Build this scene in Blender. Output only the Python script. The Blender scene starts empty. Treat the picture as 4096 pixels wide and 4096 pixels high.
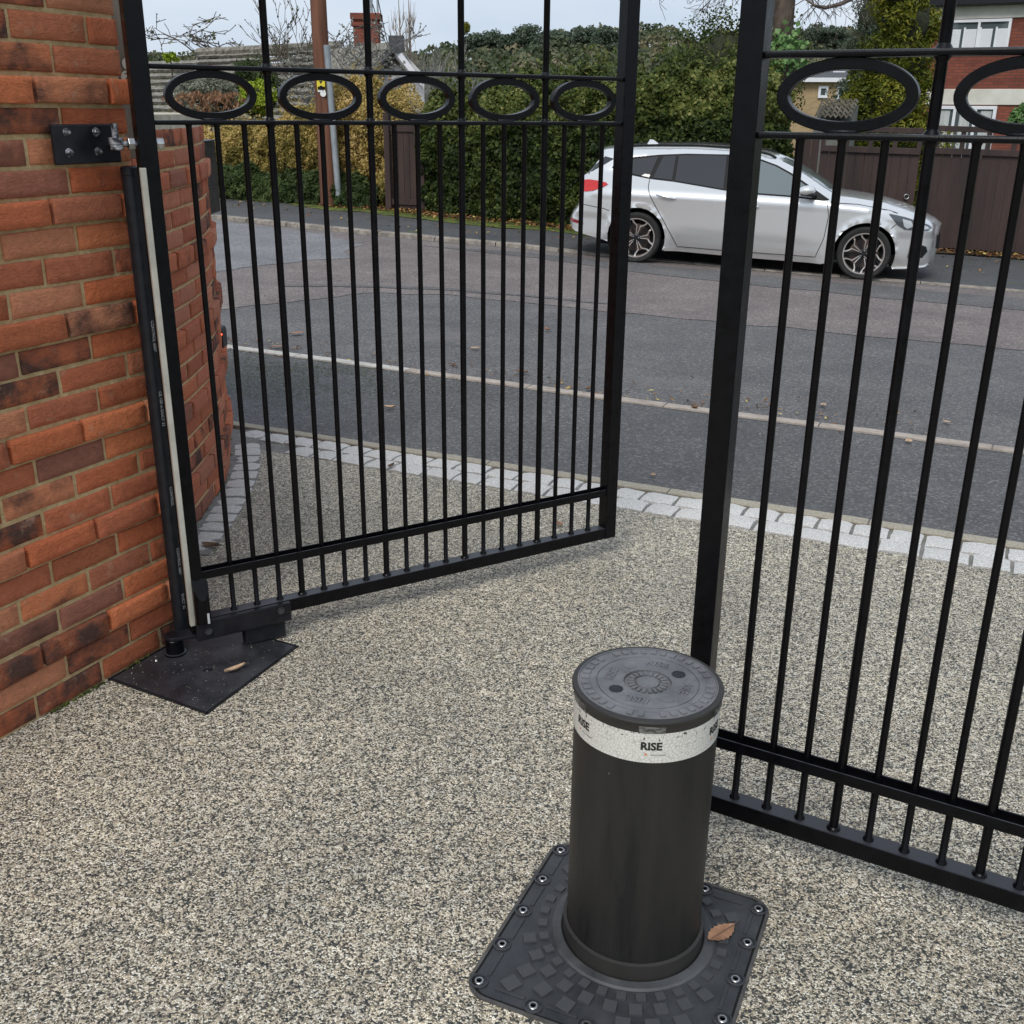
import bpy, bmesh, math, random
import numpy as np
from mathutils import Vector, Matrix, Euler
from mathutils.geometry import delaunay_2d_cdt
from mathutils import noise as mnoise
R = math.radians
sc = bpy.context.scene
COL = sc.collection

# ------------------------------------------------------------------ camera
H = 1.65
PITCH, ROLL, FPX = 0.3637, 0.0098, 4224.0          # FPX: focal length for a 4096 px wide picture
FW = np.array([0, math.cos(PITCH), -math.sin(PITCH)]); _rt = np.array([1., 0, 0]); _up = np.cross(_rt, FW)
RT = math.cos(ROLL)*_rt + math.sin(ROLL)*_up; UP = -math.sin(ROLL)*_rt + math.cos(ROLL)*_up
cam = bpy.data.cameras.new('camera'); camo = bpy.data.objects.new('camera', cam); COL.objects.link(camo)
cam.sensor_width = 36; cam.lens = 36*FPX/4096; cam.clip_start = 0.05; cam.clip_end = 3000
camo.matrix_world = Matrix(((RT[0], UP[0], -FW[0], 0), (RT[1], UP[1], -FW[1], 0), (RT[2], UP[2], -FW[2], H), (0, 0, 0, 1)))
sc.camera = camo

# ------------------------------------------------------------------ world, sun, exposure
w = bpy.data.worlds.new('World'); sc.world = w; w.use_nodes = True
nt = w.node_tree; nt.nodes.clear()
o_ = nt.nodes.new('ShaderNodeOutputWorld'); bg = nt.nodes.new('ShaderNodeBackground'); sky = nt.nodes.new('ShaderNodeTexSky')
sky.sky_type = 'NISHITA'; sky.sun_disc = False; sky.sun_elevation = R(48); sky.sun_rotation = R(200)
tc = nt.nodes.new('ShaderNodeTexCoord'); mp = nt.nodes.new('ShaderNodeMapping'); mp.inputs['Scale'].default_value = (1.0, 1.0, 3.5)
nz = nt.nodes.new('ShaderNodeTexNoise'); nz.inputs['Scale'].default_value = 2.2; nz.inputs['Detail'].default_value = 5; nz.inputs['Roughness'].default_value = .55
cr = nt.nodes.new('ShaderNodeValToRGB'); cr.color_ramp.elements[0].position = .35; cr.color_ramp.elements[1].position = .68
cr.color_ramp.elements[0].color = (4.3, 5.05, 6.1, 1); cr.color_ramp.elements[1].color = (5.7, 6.2, 6.9, 1)
mx = nt.nodes.new('ShaderNodeMixRGB'); mx.inputs['Fac'].default_value = .93
nt.links.new(tc.outputs['Generated'], mp.inputs['Vector']); nt.links.new(mp.outputs[0], nz.inputs['Vector']); nt.links.new(nz.outputs['Fac'], cr.inputs[0])
nt.links.new(sky.outputs[0], mx.inputs[1]); nt.links.new(cr.outputs[0], mx.inputs[2]); nt.links.new(mx.outputs[0], bg.inputs[0]); nt.links.new(bg.outputs[0], o_.inputs[0])
bg.inputs['Strength'].default_value = .1
sl = bpy.data.lights.new('sun', 'SUN'); sl.energy = 1.5; sl.angle = R(25); sl.color = (1, .96, .9)
so = bpy.data.objects.new('sun', sl); COL.objects.link(so); so.rotation_euler = (R(42), 0, R(-20)); so.location = (0, 0, 20)
sc.view_settings.view_transform = 'Standard'; sc.view_settings.look = 'None'; sc.view_settings.gamma = 1; sc.view_settings.exposure = 0.45
sc.view_settings.use_curve_mapping = False

# ------------------------------------------------------------------ site survey helpers (pixel of the 1932 px preview -> point on the site)
def ray(u, v):
    k = 4096/1932; return FW + (u*k-2048)/FPX*RT + (2048-v*k)/FPX*UP
def gz(x, y):                                             # height of the ground: the driveway is level, the road falls away gently
    t = x*.44+y*.898-4.42
    if t < 0: return 0.
    q = min(max(.0265+.00297*(x*.898-y*.44), 0), .04)
    return -q*min(t, 11.)
def G(u, v, dz=0):
    d = ray(u, v); z = 0
    for _ in range(60):
        t = (z+dz-H)/d[2]; p = (d[0]*t, d[1]*t); z = .5*z+.5*gz(*p)
    return Vector((p[0], p[1], z+dz))
def V(u, v, Y):
    d = ray(u, v); t = Y/d[1]; return Vector((d[0]*t, Y, H+d[2]*t))
def PL(u, v, p0, dr):                                     # point on an upright plane through p0 along dr
    d = ray(u, v); n = (-dr[1], dr[0]); t = (p0[0]*n[0]+p0[1]*n[1])/(d[0]*n[0]+d[1]*n[1])
    return Vector((d[0]*t, d[1]*t, H+d[2]*t))

# ------------------------------------------------------------------ materials
def new_mat(name):
    m = bpy.data.materials.new(name); m.use_nodes = True; n = m.node_tree; b = n.nodes['Principled BSDF']; return m, n, b
def nd(n, t, **k):
    x = n.nodes.new(t)
    for a, v in k.items():
        if a in x.inputs: x.inputs[a].default_value = v
        else: setattr(x, a, v)
    return x
def ramp(n, stops):
    r = n.nodes.new('ShaderNodeValToRGB'); e = r.color_ramp.elements
    while len(e) < len(stops): e.new(.5)
    for i, (p, c) in enumerate(stops): e[i].position = p; e[i].color = (*c, 1)
    return r
def mix(n, a, b, fac, mode='MIX'):
    m = n.nodes.new('ShaderNodeMixRGB'); m.blend_type = mode
    for i, x in ((1, a), (2, b)):
        if isinstance(x, tuple): m.inputs[i].default_value = (*x, 1)
        else: n.links.new(x, m.inputs[i])
    if isinstance(fac, (int, float)): m.inputs[0].default_value = fac
    else: n.links.new(fac, m.inputs[0])
    return m.outputs[0]
def bump(n, b, h, dist, strength=1.):
    x = n.nodes.new('ShaderNodeBump'); x.inputs['Distance'].default_value = dist; x.inputs['Strength'].default_value = strength
    n.links.new(h, x.inputs['Height']); n.links.new(x.outputs[0], b.inputs['Normal']); return x
def mat(name, c1, c2=None, scale=10, rough=.6, metal=0, bumpd=0, bscale=None, detail=6, coords='Object', lo=.35, hi=.65, rrange=None, stretch=None, spec=None, coat=0):
    m, n, b = new_mat(name); b.inputs['Roughness'].default_value = rough; b.inputs['Metallic'].default_value = metal
    if spec is not None: b.inputs['Specular IOR Level'].default_value = spec
    if coat: b.inputs['Coat Weight'].default_value = coat; b.inputs['Coat Roughness'].default_value = .04
    if c2 is None: b.inputs['Base Color'].default_value = (*c1, 1); 
    t = nd(n, 'ShaderNodeTexCoord'); src = t.outputs[coords]
    if stretch: mp_ = nd(n, 'ShaderNodeMapping'); mp_.inputs['Scale'].default_value = stretch; n.links.new(src, mp_.inputs[0]); src = mp_.outputs[0]
    if c2 is not None or rrange:
        z = nd(n, 'ShaderNodeTexNoise', Scale=scale, Detail=detail, Roughness=.6); n.links.new(src, z.inputs['Vector'])
        if c2 is not None:
            r = ramp(n, [(lo, c1), (hi, c2)]); n.links.new(z.outputs['Fac'], r.inputs[0]); n.links.new(r.outputs[0], b.inputs['Base Color'])
        if rrange:
            mr = nd(n, 'ShaderNodeMapRange'); mr.inputs['From Min'].default_value = .3; mr.inputs['From Max'].default_value = .7
            mr.inputs['To Min'].default_value, mr.inputs['To Max'].default_value = rrange; n.links.new(z.outputs['Fac'], mr.inputs[0]); n.links.new(mr.outputs[0], b.inputs['Roughness'])
    if bumpd:
        z2 = nd(n, 'ShaderNodeTexNoise', Scale=bscale or scale*3, Detail=5, Roughness=.65); n.links.new(src, z2.inputs['Vector']); bump(n, b, z2.outputs['Fac'], bumpd)
    return m
def brick_mat(name, hues, seedscale=1.):
    m, n, b = new_mat(name); b.inputs['Roughness'].default_value = .9; b.inputs['Specular IOR Level'].default_value = .25
    oi = nd(n, 'ShaderNodeObjectInfo'); tcx = nd(n, 'ShaderNodeTexCoord')
    off = nd(n, 'ShaderNodeVectorMath', operation='MULTIPLY_ADD'); cmb = nd(n, 'ShaderNodeCombineXYZ')
    for i in range(3): n.links.new(oi.outputs['Random'], cmb.inputs[i])
    off.inputs[1].default_value = (37, 53, 71); n.links.new(cmb.outputs[0], off.inputs[0]); n.links.new(tcx.outputs['Object'], off.inputs[2]); P = off.outputs[0]
    base = ramp(n, hues); base.color_ramp.interpolation = 'LINEAR'; n.links.new(oi.outputs['Random'], base.inputs[0])
    z1 = nd(n, 'ShaderNodeTexNoise', Scale=9*seedscale, Detail=4, Roughness=.6); n.links.new(P, z1.inputs['Vector'])
    z2 = nd(n, 'ShaderNodeTexNoise', Scale=55, Detail=6, Roughness=.75, Distortion=.6); n.links.new(P, z2.inputs['Vector'])
    v = nd(n, 'ShaderNodeTexNoise', Scale=26, Detail=3, Roughness=.5, Distortion=2.2); mpx = nd(n, 'ShaderNodeMapping'); mpx.inputs['Scale'].default_value = (1, 1, 2.6); n.links.new(P, mpx.inputs[0]); n.links.new(mpx.outputs[0], v.inputs['Vector'])
    # fired dark patches: amount set per brick
    rnd2 = nd(n, 'ShaderNodeMath', operation='FRACT'); mul = nd(n, 'ShaderNodeMath', operation='MULTIPLY'); mul.inputs[1].default_value = 17.31; n.links.new(oi.outputs['Random'], mul.inputs[0]); n.links.new(mul.outputs[0], rnd2.inputs[0])
    thr = nd(n, 'ShaderNodeMapRange'); thr.inputs['From Min'].default_value = .55; thr.inputs['From Max'].default_value = 1; thr.inputs['From Min'].default_value = .62; thr.inputs['To Min'].default_value = -.34; thr.inputs['To Max'].default_value = .07; n.links.new(rnd2.outputs[0], thr.inputs[0])
    ad = nd(n, 'ShaderNodeMath', operation='ADD'); n.links.new(z1.outputs['Fac'], ad.inputs[0]); n.links.new(thr.outputs[0], ad.inputs[1])
    ad2 = nd(n, 'ShaderNodeMath', operation='MULTIPLY_ADD'); ad2.inputs[1].default_value = .35; n.links.new(z2.outputs['Fac'], ad2.inputs[0]); n.links.new(ad.outputs[0], ad2.inputs[2])
    msk = ramp(n, [(.52, (0, 0, 0)), (.78, (1, 1, 1))]); n.links.new(ad2.outputs[0], msk.inputs[0])
    dark = mix(n, base.outputs[0], (.085, .045, .036), msk.outputs[0])
    tone = ramp(n, [(.3, (.72, .70, .68)), (.7, (1.2, 1.17, 1.14))]); n.links.new(z2.outputs['Fac'], tone.inputs[0])
    c = mix(n, dark, tone.outputs[0], .8, 'MULTIPLY')
    pale = ramp(n, [(.60, (0, 0, 0)), (.8, (1, 1, 1))]); z3 = nd(n, 'ShaderNodeTexNoise', Scale=14, Detail=5, Roughness=.7); o3 = nd(n, 'ShaderNodeVectorMath', operation='ADD'); o3.inputs[1].default_value = (5, 9, 2); n.links.new(P, o3.inputs[0]); n.links.new(o3.outputs[0], z3.inputs['Vector']); n.links.new(z3.outputs['Fac'], pale.inputs[0])
    c = mix(n, c, (.42, .27, .18), pale.outputs[0]); n.links.new(c, b.inputs['Base Color'])
    hh = nd(n, 'ShaderNodeMath', operation='ADD'); n.links.new(z2.outputs['Fac'], hh.inputs[0]); n.links.new(v.outputs['Fac'], hh.inputs[1]); bump(n, b, hh.outputs[0], .0042, 1.)
    return m
def leaf_mat(name, stops, rough=.55, trans=.25):
    m, n, b = new_mat(name); b.inputs['Roughness'].default_value = rough; b.inputs['Specular IOR Level'].default_value = .22
    at = nd(n, 'ShaderNodeAttribute'); at.attribute_name = 'tone'
    r = ramp(n, stops); n.links.new(at.outputs['Fac'], r.inputs[0]); n.links.new(r.outputs[0], b.inputs['Base Color'])
    tr = nd(n, 'ShaderNodeBsdfTranslucent'); n.links.new(r.outputs[0], tr.inputs[0]); ms = nd(n, 'ShaderNodeMixShader'); ms.inputs[0].default_value = trans
    n.links.new(b.outputs[0], ms.inputs[1]); n.links.new(tr.outputs[0], ms.inputs[2]); n.links.new(ms.outputs[0], n.nodes['Material Output'].inputs[0])
    return m

def gravel_mat():
    m, n, b = new_mat('resin_gravel'); b.inputs['Roughness'].default_value = .62
    t = nd(n, 'ShaderNodeTexCoord'); P = t.outputs['Object']
    jit = nd(n, 'ShaderNodeTexNoise', Scale=120, Detail=2); n.links.new(P, jit.inputs['Vector'])
    mp2 = mix(n, P, jit.outputs['Color'], .006)
    v = nd(n, 'ShaderNodeTexVoronoi', Scale=255); n.links.new(mp2, v.inputs['Vector'])
    sep = nd(n, 'ShaderNodeSeparateColor'); n.links.new(v.outputs['Color'], sep.inputs[0])
    r = ramp(n, [(0, (.035, .042, .045)), (.24, (.085, .09, .086)), (.36, (.26, .235, .185)), (.55, (.53, .46, .35)), (.78, (.80, .72, .565)), (1, (1., .97, .86))])
    cl = nd(n, 'ShaderNodeTexNoise', Scale=52, Detail=2, Roughness=.6); n.links.new(P, cl.inputs['Vector']); cm = nd(n, 'ShaderNodeMapRange'); cm.inputs['From Min'].default_value = .3; cm.inputs['From Max'].default_value = .7; cm.inputs['To Min'].default_value = -.17; cm.inputs['To Max'].default_value = .20; n.links.new(cl.outputs['Fac'], cm.inputs[0])
    ad = nd(n, 'ShaderNodeMath', operation='ADD'); ad.use_clamp = True; n.links.new(sep.outputs[0], ad.inputs[0]); n.links.new(cm.outputs[0], ad.inputs[1]); n.links.new(ad.outputs[0], r.inputs[0])
    edge = nd(n, 'ShaderNodeTexVoronoi', Scale=255, feature='DISTANCE_TO_EDGE'); n.links.new(mp2, edge.inputs['Vector'])
    er = ramp(n, [(0, (.12, .12, .12)), (.14, (1, 1, 1))]); n.links.new(edge.outputs[0], er.inputs[0])
    c = mix(n, r.outputs[0], er.outputs[0], .75, 'MULTIPLY')
    big = nd(n, 'ShaderNodeTexNoise', Scale=1.1, Detail=5, Roughness=.6); n.links.new(P, big.inputs['Vector'])
    br = ramp(n, [(.3, (.76, .75, .74)), (.7, (1.2, 1.16, 1.10))]); n.links.new(big.outputs['Fac'], br.inputs[0]); c = mix(n, c, br.outputs[0], 1, 'MULTIPLY')
    mid = nd(n, 'ShaderNodeTexNoise', Scale=22, Detail=3, Roughness=.6); n.links.new(P, mid.inputs['Vector'])
    mr = ramp(n, [(.34, (.80, .82, .84)), (.66, (1.14, 1.12, 1.08))]); n.links.new(mid.outputs['Fac'], mr.inputs[0]); c = mix(n, c, mr.outputs[0], .9, 'MULTIPLY')
    n.links.new(c, b.inputs['Base Color'])
    inv = nd(n, 'ShaderNodeMath', operation='SUBTRACT'); inv.inputs[0].default_value = 1; n.links.new(v.outputs['Distance'], inv.inputs[1])
    bump(n, b, inv.outputs[0], .0025, .8); return m
def tarmac_mat(name, c1, c2, agg=(.3, .3, .3), rough=.75, aggamt=.35, patch=None):
    m, n, b = new_mat(name); t = nd(n, 'ShaderNodeTexCoord'); P = t.outputs['Object']
    v = nd(n, 'ShaderNodeTexVoronoi', Scale=95); n.links.new(P, v.inputs['Vector']); sep = nd(n, 'ShaderNodeSeparateColor'); n.links.new(v.outputs['Color'], sep.inputs[0])
    bn = nd(n, 'ShaderNodeTexNoise', Scale=1.3, Detail=7, Roughness=.62); n.links.new(P, bn.inputs['Vector'])
    r = ramp(n, [(.3, c1), (.7, c2)]); n.links.new(bn.outputs['Fac'], r.inputs[0])
    ar = ramp(n, [(.0, (.55, .55, .55)), (.55, (.95, .95, .95)), (.8, (1.2, 1.2, 1.2)), (1, (2.4, 2.35, 2.3))]); n.links.new(sep.outputs[0], ar.inputs[0])
    c = mix(n, r.outputs[0], ar.outputs[0], .75, 'MULTIPLY')
    sp = nd(n, 'ShaderNodeTexVoronoi', Scale=14, feature='F1'); n.links.new(P, sp.inputs['Vector']); s2 = ramp(n, [(.035, (1, 1, 1)), (.06, (0, 0, 0))]); n.links.new(sp.outputs['Distance'], s2.inputs[0])
    s3 = nd(n, 'ShaderNodeSeparateColor'); n.links.new(sp.outputs['Color'], s3.inputs[0]); gt = nd(n, 'ShaderNodeMath', operation='GREATER_THAN'); gt.inputs[1].default_value = .75; n.links.new(s3.outputs[1], gt.inputs[0])
    mm = nd(n, 'ShaderNodeMath', operation='MULTIPLY'); n.links.new(gt.outputs[0], mm.inputs[0]); n.links.new(s2.outputs[0], mm.inputs[1]); c = mix(n, c, (.5, .49, .46), mm.outputs[0])
    if patch:
        pn = nd(n, 'ShaderNodeTexNoise', Scale=patch[1], Detail=6, Roughness=.7); n.links.new(P, pn.inputs['Vector']); pr = ramp(n, [(patch[2], (0, 0, 0)), (patch[2]+.14, (1, 1, 1))]); n.links.new(pn.outputs['Fac'], pr.inputs[0])
        c = mix(n, c, patch[0], pr.outputs[0])
    n.links.new(c, b.inputs['Base Color']); b.inputs['Roughness'].default_value = rough
    bump(n, b, v.outputs['Distance'], .003, .7); return m

M = {}
M['gravel'] = gravel_mat()
M['tarmac'] = tarmac_mat('tarmac', (.072, .070, .070), (.115, .112, .111))
M['road'] = tarmac_mat('road_asphalt', (.082, .079, .079), (.135, .13, .128), patch=((.16, .145, .14), .8, .56))
M['pink'] = tarmac_mat('worn_pink_asphalt', (.125, .105, .10), (.20, .17, .158), patch=((.25, .215, .185), 1.4, .6))
M['blue'] = tarmac_mat('worn_grey_asphalt', (.14, .14, .146), (.22, .218, .222))
M['path'] = tarmac_mat('path_tarmac', (.055, .057, .06), (.085, .085, .085), patch=((.07, .1, .02), 1.6, .6))
M['earth'] = mat('earth', (.05, .035, .02), (.1, .07, .04), 6, .95, bumpd=.02, bscale=20)
M['grass'] = mat('grass_ground', (.03, .045, .012), (.07, .09, .02), 5, .95, bumpd=.02)
M['moss'] = mat('moss', (.045, .06, .02), (.17, .21, .02), 6, .95, bumpd=.02, bscale=60)
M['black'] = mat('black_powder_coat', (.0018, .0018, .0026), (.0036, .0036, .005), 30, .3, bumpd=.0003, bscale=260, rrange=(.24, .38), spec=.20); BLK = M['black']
def sky_sheen(m, col, amt=.8, lo=.75):  # paints a reflected sky sheen into the colour of upward faces
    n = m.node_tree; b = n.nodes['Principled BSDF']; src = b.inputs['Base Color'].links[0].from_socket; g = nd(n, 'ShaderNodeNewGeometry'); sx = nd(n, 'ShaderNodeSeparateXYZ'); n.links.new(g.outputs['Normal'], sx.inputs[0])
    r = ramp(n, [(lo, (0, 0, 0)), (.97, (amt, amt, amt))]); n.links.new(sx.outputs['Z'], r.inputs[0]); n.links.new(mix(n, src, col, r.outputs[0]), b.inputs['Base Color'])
M['blackflat'] = mat('black_satin_steel', (.005, .005, .008), (.012, .012, .016), 18, .4, bumpd=.0006, bscale=90, rrange=(.3, .5), spec=.35)
sky_sheen(M['black'], (.05, .052, .062), .75)
M['steel'] = mat('zinc_steel', (.35, .35, .35), (.6, .6, .6), 60, .35, metal=1, bumpd=.0003)
M['worn_steel'] = mat('painted_worn_steel', (.03, .03, .035), (.45, .45, .47), 60, .3, metal=.5, bumpd=.001, lo=.44, hi=.62)
M['mortar'] = mat('sand_mortar', (.42, .285, .13), (.60, .44, .24), 30, .95, bumpd=.006, bscale=90)
M['mortar_grey'] = mat('setts_joint', (.17, .165, .15), (.27, .26, .24), 25, .95, bumpd=.003)
M['brick'] = brick_mat('facing_brick', [(0, (.36, .115, .055)), (.15, (.54, .15, .06)), (.3, (.40, .13, .07)), (.45, (.50, .14, .06)), (.6, (.60, .19, .08)), (.72, (.52, .22, .12)), (.85, (.42, .14, .07)), (.94, (.30, .12, .08)), (1, (.2, .09, .065))])
M['brick_c'] = brick_mat('curved_wall_brick', [(0, (.36, .11, .06)), (.3, (.5, .16, .08)), (.6, (.42, .13, .075)), (.85, (.52, .2, .12)), (1, (.25, .1, .07))], 1.5)
M['coping'] = mat('stone_coping', (.38, .34, .25), (.55, .51, .41), 8, .9, bumpd=.003, bscale=60)
M['granite'] = mat('pale_granite', (.42, .405, .375), (.72, .70, .665), 150, .85, bumpd=.008, bscale=26, lo=.38, hi=.6, stretch=(.18, .12, 1))
M['tan'] = mat('tan_edging', (.28, .25, .19), (.44, .40, .32), 130, .9, bumpd=.003, bscale=60)
M['edging'] = mat('pink_edging', (.31, .26, .22), (.45, .39, .335), 12, .9, bumpd=.003, bscale=50)
M['edging_pale'] = mat('pale_edging', (.45, .42, .38), (.6, .57, .52), 12, .9, bumpd=.003, bscale=50)
M['kerb'] = mat('kerb_stone', (.16, .14, .12), (.34, .3, .25), 9, .9, bumpd=.008, bscale=25)
M['conduit'] = mat('black_conduit', (.009, .010, .013), (.017, .018, .022), 30, .4, spec=.35)
M['trunking'] = mat('grey_trunking', (.36, .35, .30), (.48, .46, .40), 12, .5)
M['print'] = mat('white_print', (.5, .5, .5), rough=.6)
M['ink'] = mat('black_ink', (.015, .015, .015), rough=.5)
M['orange'] = mat('orange_mark', (.7, .2, .06), rough=.6)
M['timber'] = mat('weathered_timber', (.16, .135, .11), (.3, .27, .23), 20, .9, bumpd=.004, stretch=(1, 1, .12))
M['plate_white'] = mat('white_tag', (.8, .8, .77), rough=.5)

# ------------------------------------------------------------------ mesh and object helpers
def wm(o):
    m = Matrix.Identity(4)
    while o is not None: m = o.matrix_basis @ m; o = o.parent
    return m
def tag(o, label=None, cat=None, group=None, kind=None):
    for k, v in (('label', label), ('category', cat), ('group', group), ('kind', kind)):
        if v: o[k] = v
    return o
def thing(name, label, cat, loc=(0, 0, 0), rotz=0, group=None):
    o = bpy.data.objects.new(name, None); COL.objects.link(o); o.empty_display_size = .1
    o.location = loc; o.rotation_euler = (0, 0, rotz); return tag(o, label, cat, group)
class MB:
    def __init__(s): s.v = []; s.f = []
    def raw(s, v, f):
        b = len(s.v); s.v += [tuple(x) for x in v]; s.f += [tuple(i+b for i in q) for q in f]; return s
    def box(s, c, d, M_=None):
        x, y, z = d[0]/2, d[1]/2, d[2]/2
        vs = [Vector((a*x, b*y, e*z)) for e in (-1, 1) for b in (-1, 1) for a in (-1, 1)]
        vs = [(M_ @ q if M_ else q)+Vector(c) for q in vs]
        return s.raw(vs, [(0, 2, 3, 1), (4, 5, 7, 6), (0, 1, 5, 4), (2, 6, 7, 3), (0, 4, 6, 2), (1, 3, 7, 5)])
    def tube(s, pts, rs, n=8, caps=True, closed=False):
        pts = [Vector(p) for p in pts]; rs = [rs]*len(pts) if isinstance(rs, (int, float)) else rs
        b = len(s.v); prev = None
        for i, p in enumerate(pts):
            d = (pts[min(i+1, len(pts)-1)]-pts[max(i-1, 0)]).normalized()
            if prev is None:
                a = Vector((0, 0, 1)) if abs(d.z) < .9 else Vector((1, 0, 0)); u_ = d.cross(a).normalized()
            else: u_ = (prev-d*prev.dot(d)).normalized()
            prev = u_; w_ = d.cross(u_)
            for k in range(n):
                an = 2*math.pi*k/n; s.v.append(tuple(p+(u_*math.cos(an)+w_*math.sin(an))*rs[i]))
        for i in range(len(pts)-1):
            for k in range(n):
                k2 = (k+1) % n; s.f.append((b+i*n+k, b+i*n+k2, b+(i+1)*n+k2, b+(i+1)*n+k))
        if caps: s.f.append(tuple(b+k for k in range(n))[::-1]); s.f.append(tuple(b+(len(pts)-1)*n+k for k in range(n)))
        return s
    def cyl(s, p0, p1, r0, r1=None, n=16): return s.tube([p0, p1], [r0, r0 if r1 is None else r1], n)
    def lathe(s, prof, c=(0, 0, 0), n=48, axis='z'):
        b = len(s.v); m_ = len(prof)
        for k in range(n):
            an = 2*math.pi*k/n
            for r, z in prof:
                p = (r*math.cos(an), r*math.sin(an), z) if axis == 'z' else (r*math.cos(an), z, r*math.sin(an))
                s.v.append((p[0]+c[0], p[1]+c[1], p[2]+c[2]))
        for k in range(n):
            k2 = (k+1) % n
            for i in range(m_-1): s.f.append((b+k*m_+i, b+k2*m_+i, b+k2*m_+i+1, b+k*m_+i+1))
        return s
    def prism(s, poly, z0, z1, M_=None):
        n = len(poly); vs = [Vector((x, y, z)) for z in (z0, z1) for x, y in poly]
        if M_: vs = [M_ @ q for q in vs]
        return s.raw(vs, [tuple(range(n))[::-1], tuple(range(n, 2*n))]+[(i, (i+1) % n, n+(i+1) % n, n+i) for i in range(n)])
    def build(s, name, m, parent=None, world=False, smooth=False, bev=0, kind=None, label=None, loc=None):
        v = s.v
        if world and parent is not None:
            iv = wm(parent).inverted(); v = [iv @ Vector(q) for q in v]
        if loc is not None: v = [Vector(q)-Vector(loc) for q in v]
        me = bpy.data.meshes.new(name); me.from_pydata([tuple(q) for q in v], [], s.f)
        me.materials.append(m); o = bpy.data.objects.new(name, me); COL.objects.link(o)
        if parent is not None: o.parent = parent
        if loc is not None: o.location = loc
        if smooth is not False:
            me.shade_smooth()
            if smooth is not True: me.set_sharp_from_angle(angle=R(smooth))
        if bev:
            md = o.modifiers.new('bevel', 'BEVEL'); md.width = bev; md.segments = 2; md.limit_method = 'ANGLE'; md.angle_limit = R(35)
        if kind: o['kind'] = kind
        if label: o['label'] = label
        return o
def inst(src, parent=None, M_=None):
    o = src.copy(); COL.objects.link(o)
    if parent is not None: o.parent = parent
    if M_ is not None: o.matrix_basis = M_
    return o
def polyline(pts, step):
    out = []
    for a, b in zip(pts[:-1], pts[1:]):
        L = math.dist(a, b); n = max(1, int(round(L/step)))
        for i in range(n): out.append(tuple(a[k]+(b[k]-a[k])*i/n for k in range(len(a))))
    out.append(tuple(pts[-1])); return out
def inpoly(x, y, P):
    c = False; j = len(P)-1
    for i in range(len(P)):
        if (P[i][1] > y) != (P[j][1] > y) and x < (P[j][0]-P[i][0])*(y-P[i][1])/(P[j][1]-P[i][1])+P[i][0]: c = not c
        j = i
    return c
def cdt(poly, res, holes=()):
    P = [Vector(p) for p in polyline(list(poly)+[poly[0]], res)[:-1]]; n = len(P); edges = [(i, (i+1) % n) for i in range(n)]
    HP = []
    for h_ in holes:
        q = [Vector(p) for p in polyline(list(h_)+[h_[0]], res)[:-1]]; b = len(P); P += q; edges += [(b+i, b+(i+1) % len(q)) for i in range(len(q))]; HP.append(h_)
    x0 = min(p[0] for p in poly); x1 = max(p[0] for p in poly); y0 = min(p[1] for p in poly); y1 = max(p[1] for p in poly)
    bnd = np.array([(p.x, p.y) for p in P])
    y = y0+res*.5; r_ = 0
    while y < y1:
        x = x0+res*(.5 if r_ % 2 else .25)
        while x < x1:
            if inpoly(x, y, poly) and not any(inpoly(x, y, h_) for h_ in HP) and ((bnd[:, 0]-x)**2+(bnd[:, 1]-y)**2).min() > (res*.45)**2: P.append(Vector((x, y)))
            x += res
        y += res*.87; r_ += 1
    vs, es, fs, *_ = delaunay_2d_cdt(P, edges, [], 0, 1e-6)
    F = []
    for f in fs:
        cx = sum(vs[i].x for i in f)/3; cy = sum(vs[i].y for i in f)/3
        A2 = abs((vs[f[1]].x-vs[f[0]].x)*(vs[f[2]].y-vs[f[0]].y)-(vs[f[2]].x-vs[f[0]].x)*(vs[f[1]].y-vs[f[0]].y))
        if A2 > res*res*.012 and inpoly(cx, cy, poly) and not any(inpoly(cx, cy, h_) for h_ in HP): F.append(tuple(f))
    return vs, F
def sheet(name, poly, dz, m, res=.5, kind='structure', holes=(), rough=0, parent=None):
    vs, F = cdt([p[:2] for p in poly], res, holes); b = MB()
    b.raw([(p.x, p.y, gz(p.x, p.y)+dz+(rough*mnoise.noise((p.x*3, p.y*3, 0)) if rough else 0)) for p in vs], F)
    me_o = b.build(name, m, parent, smooth=True)
    if me_o.data.polygons and me_o.data.polygons[0].normal.z < 0: me_o.data.flip_normals()
    if kind: me_o['kind'] = kind
    return me_o
def text_mesh(s, size, depth=0., bold=0.):
    cu = bpy.data.curves.new('lettering', 'FONT'); cu.body = s; cu.size = size; cu.extrude = depth/2; cu.offset = bold; cu.align_x = 'CENTER'; cu.align_y = 'CENTER'; cu.resolution_u = 3
    o = bpy.data.objects.new('lettering', cu); COL.objects.link(o); bpy.context.view_layer.update()
    me = bpy.data.meshes.new_from_object(o.evaluated_get(bpy.context.evaluated_depsgraph_get())); bpy.data.objects.remove(o)
    v = [tuple(q.co) for q in me.vertices]; f = [tuple(p.vertices) for p in me.polygons]; return v, f
rng = random.Random(7)
OFFN = lambda pts, d: [(p[0]+d[0], p[1]+d[1]) for p in pts]

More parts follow.
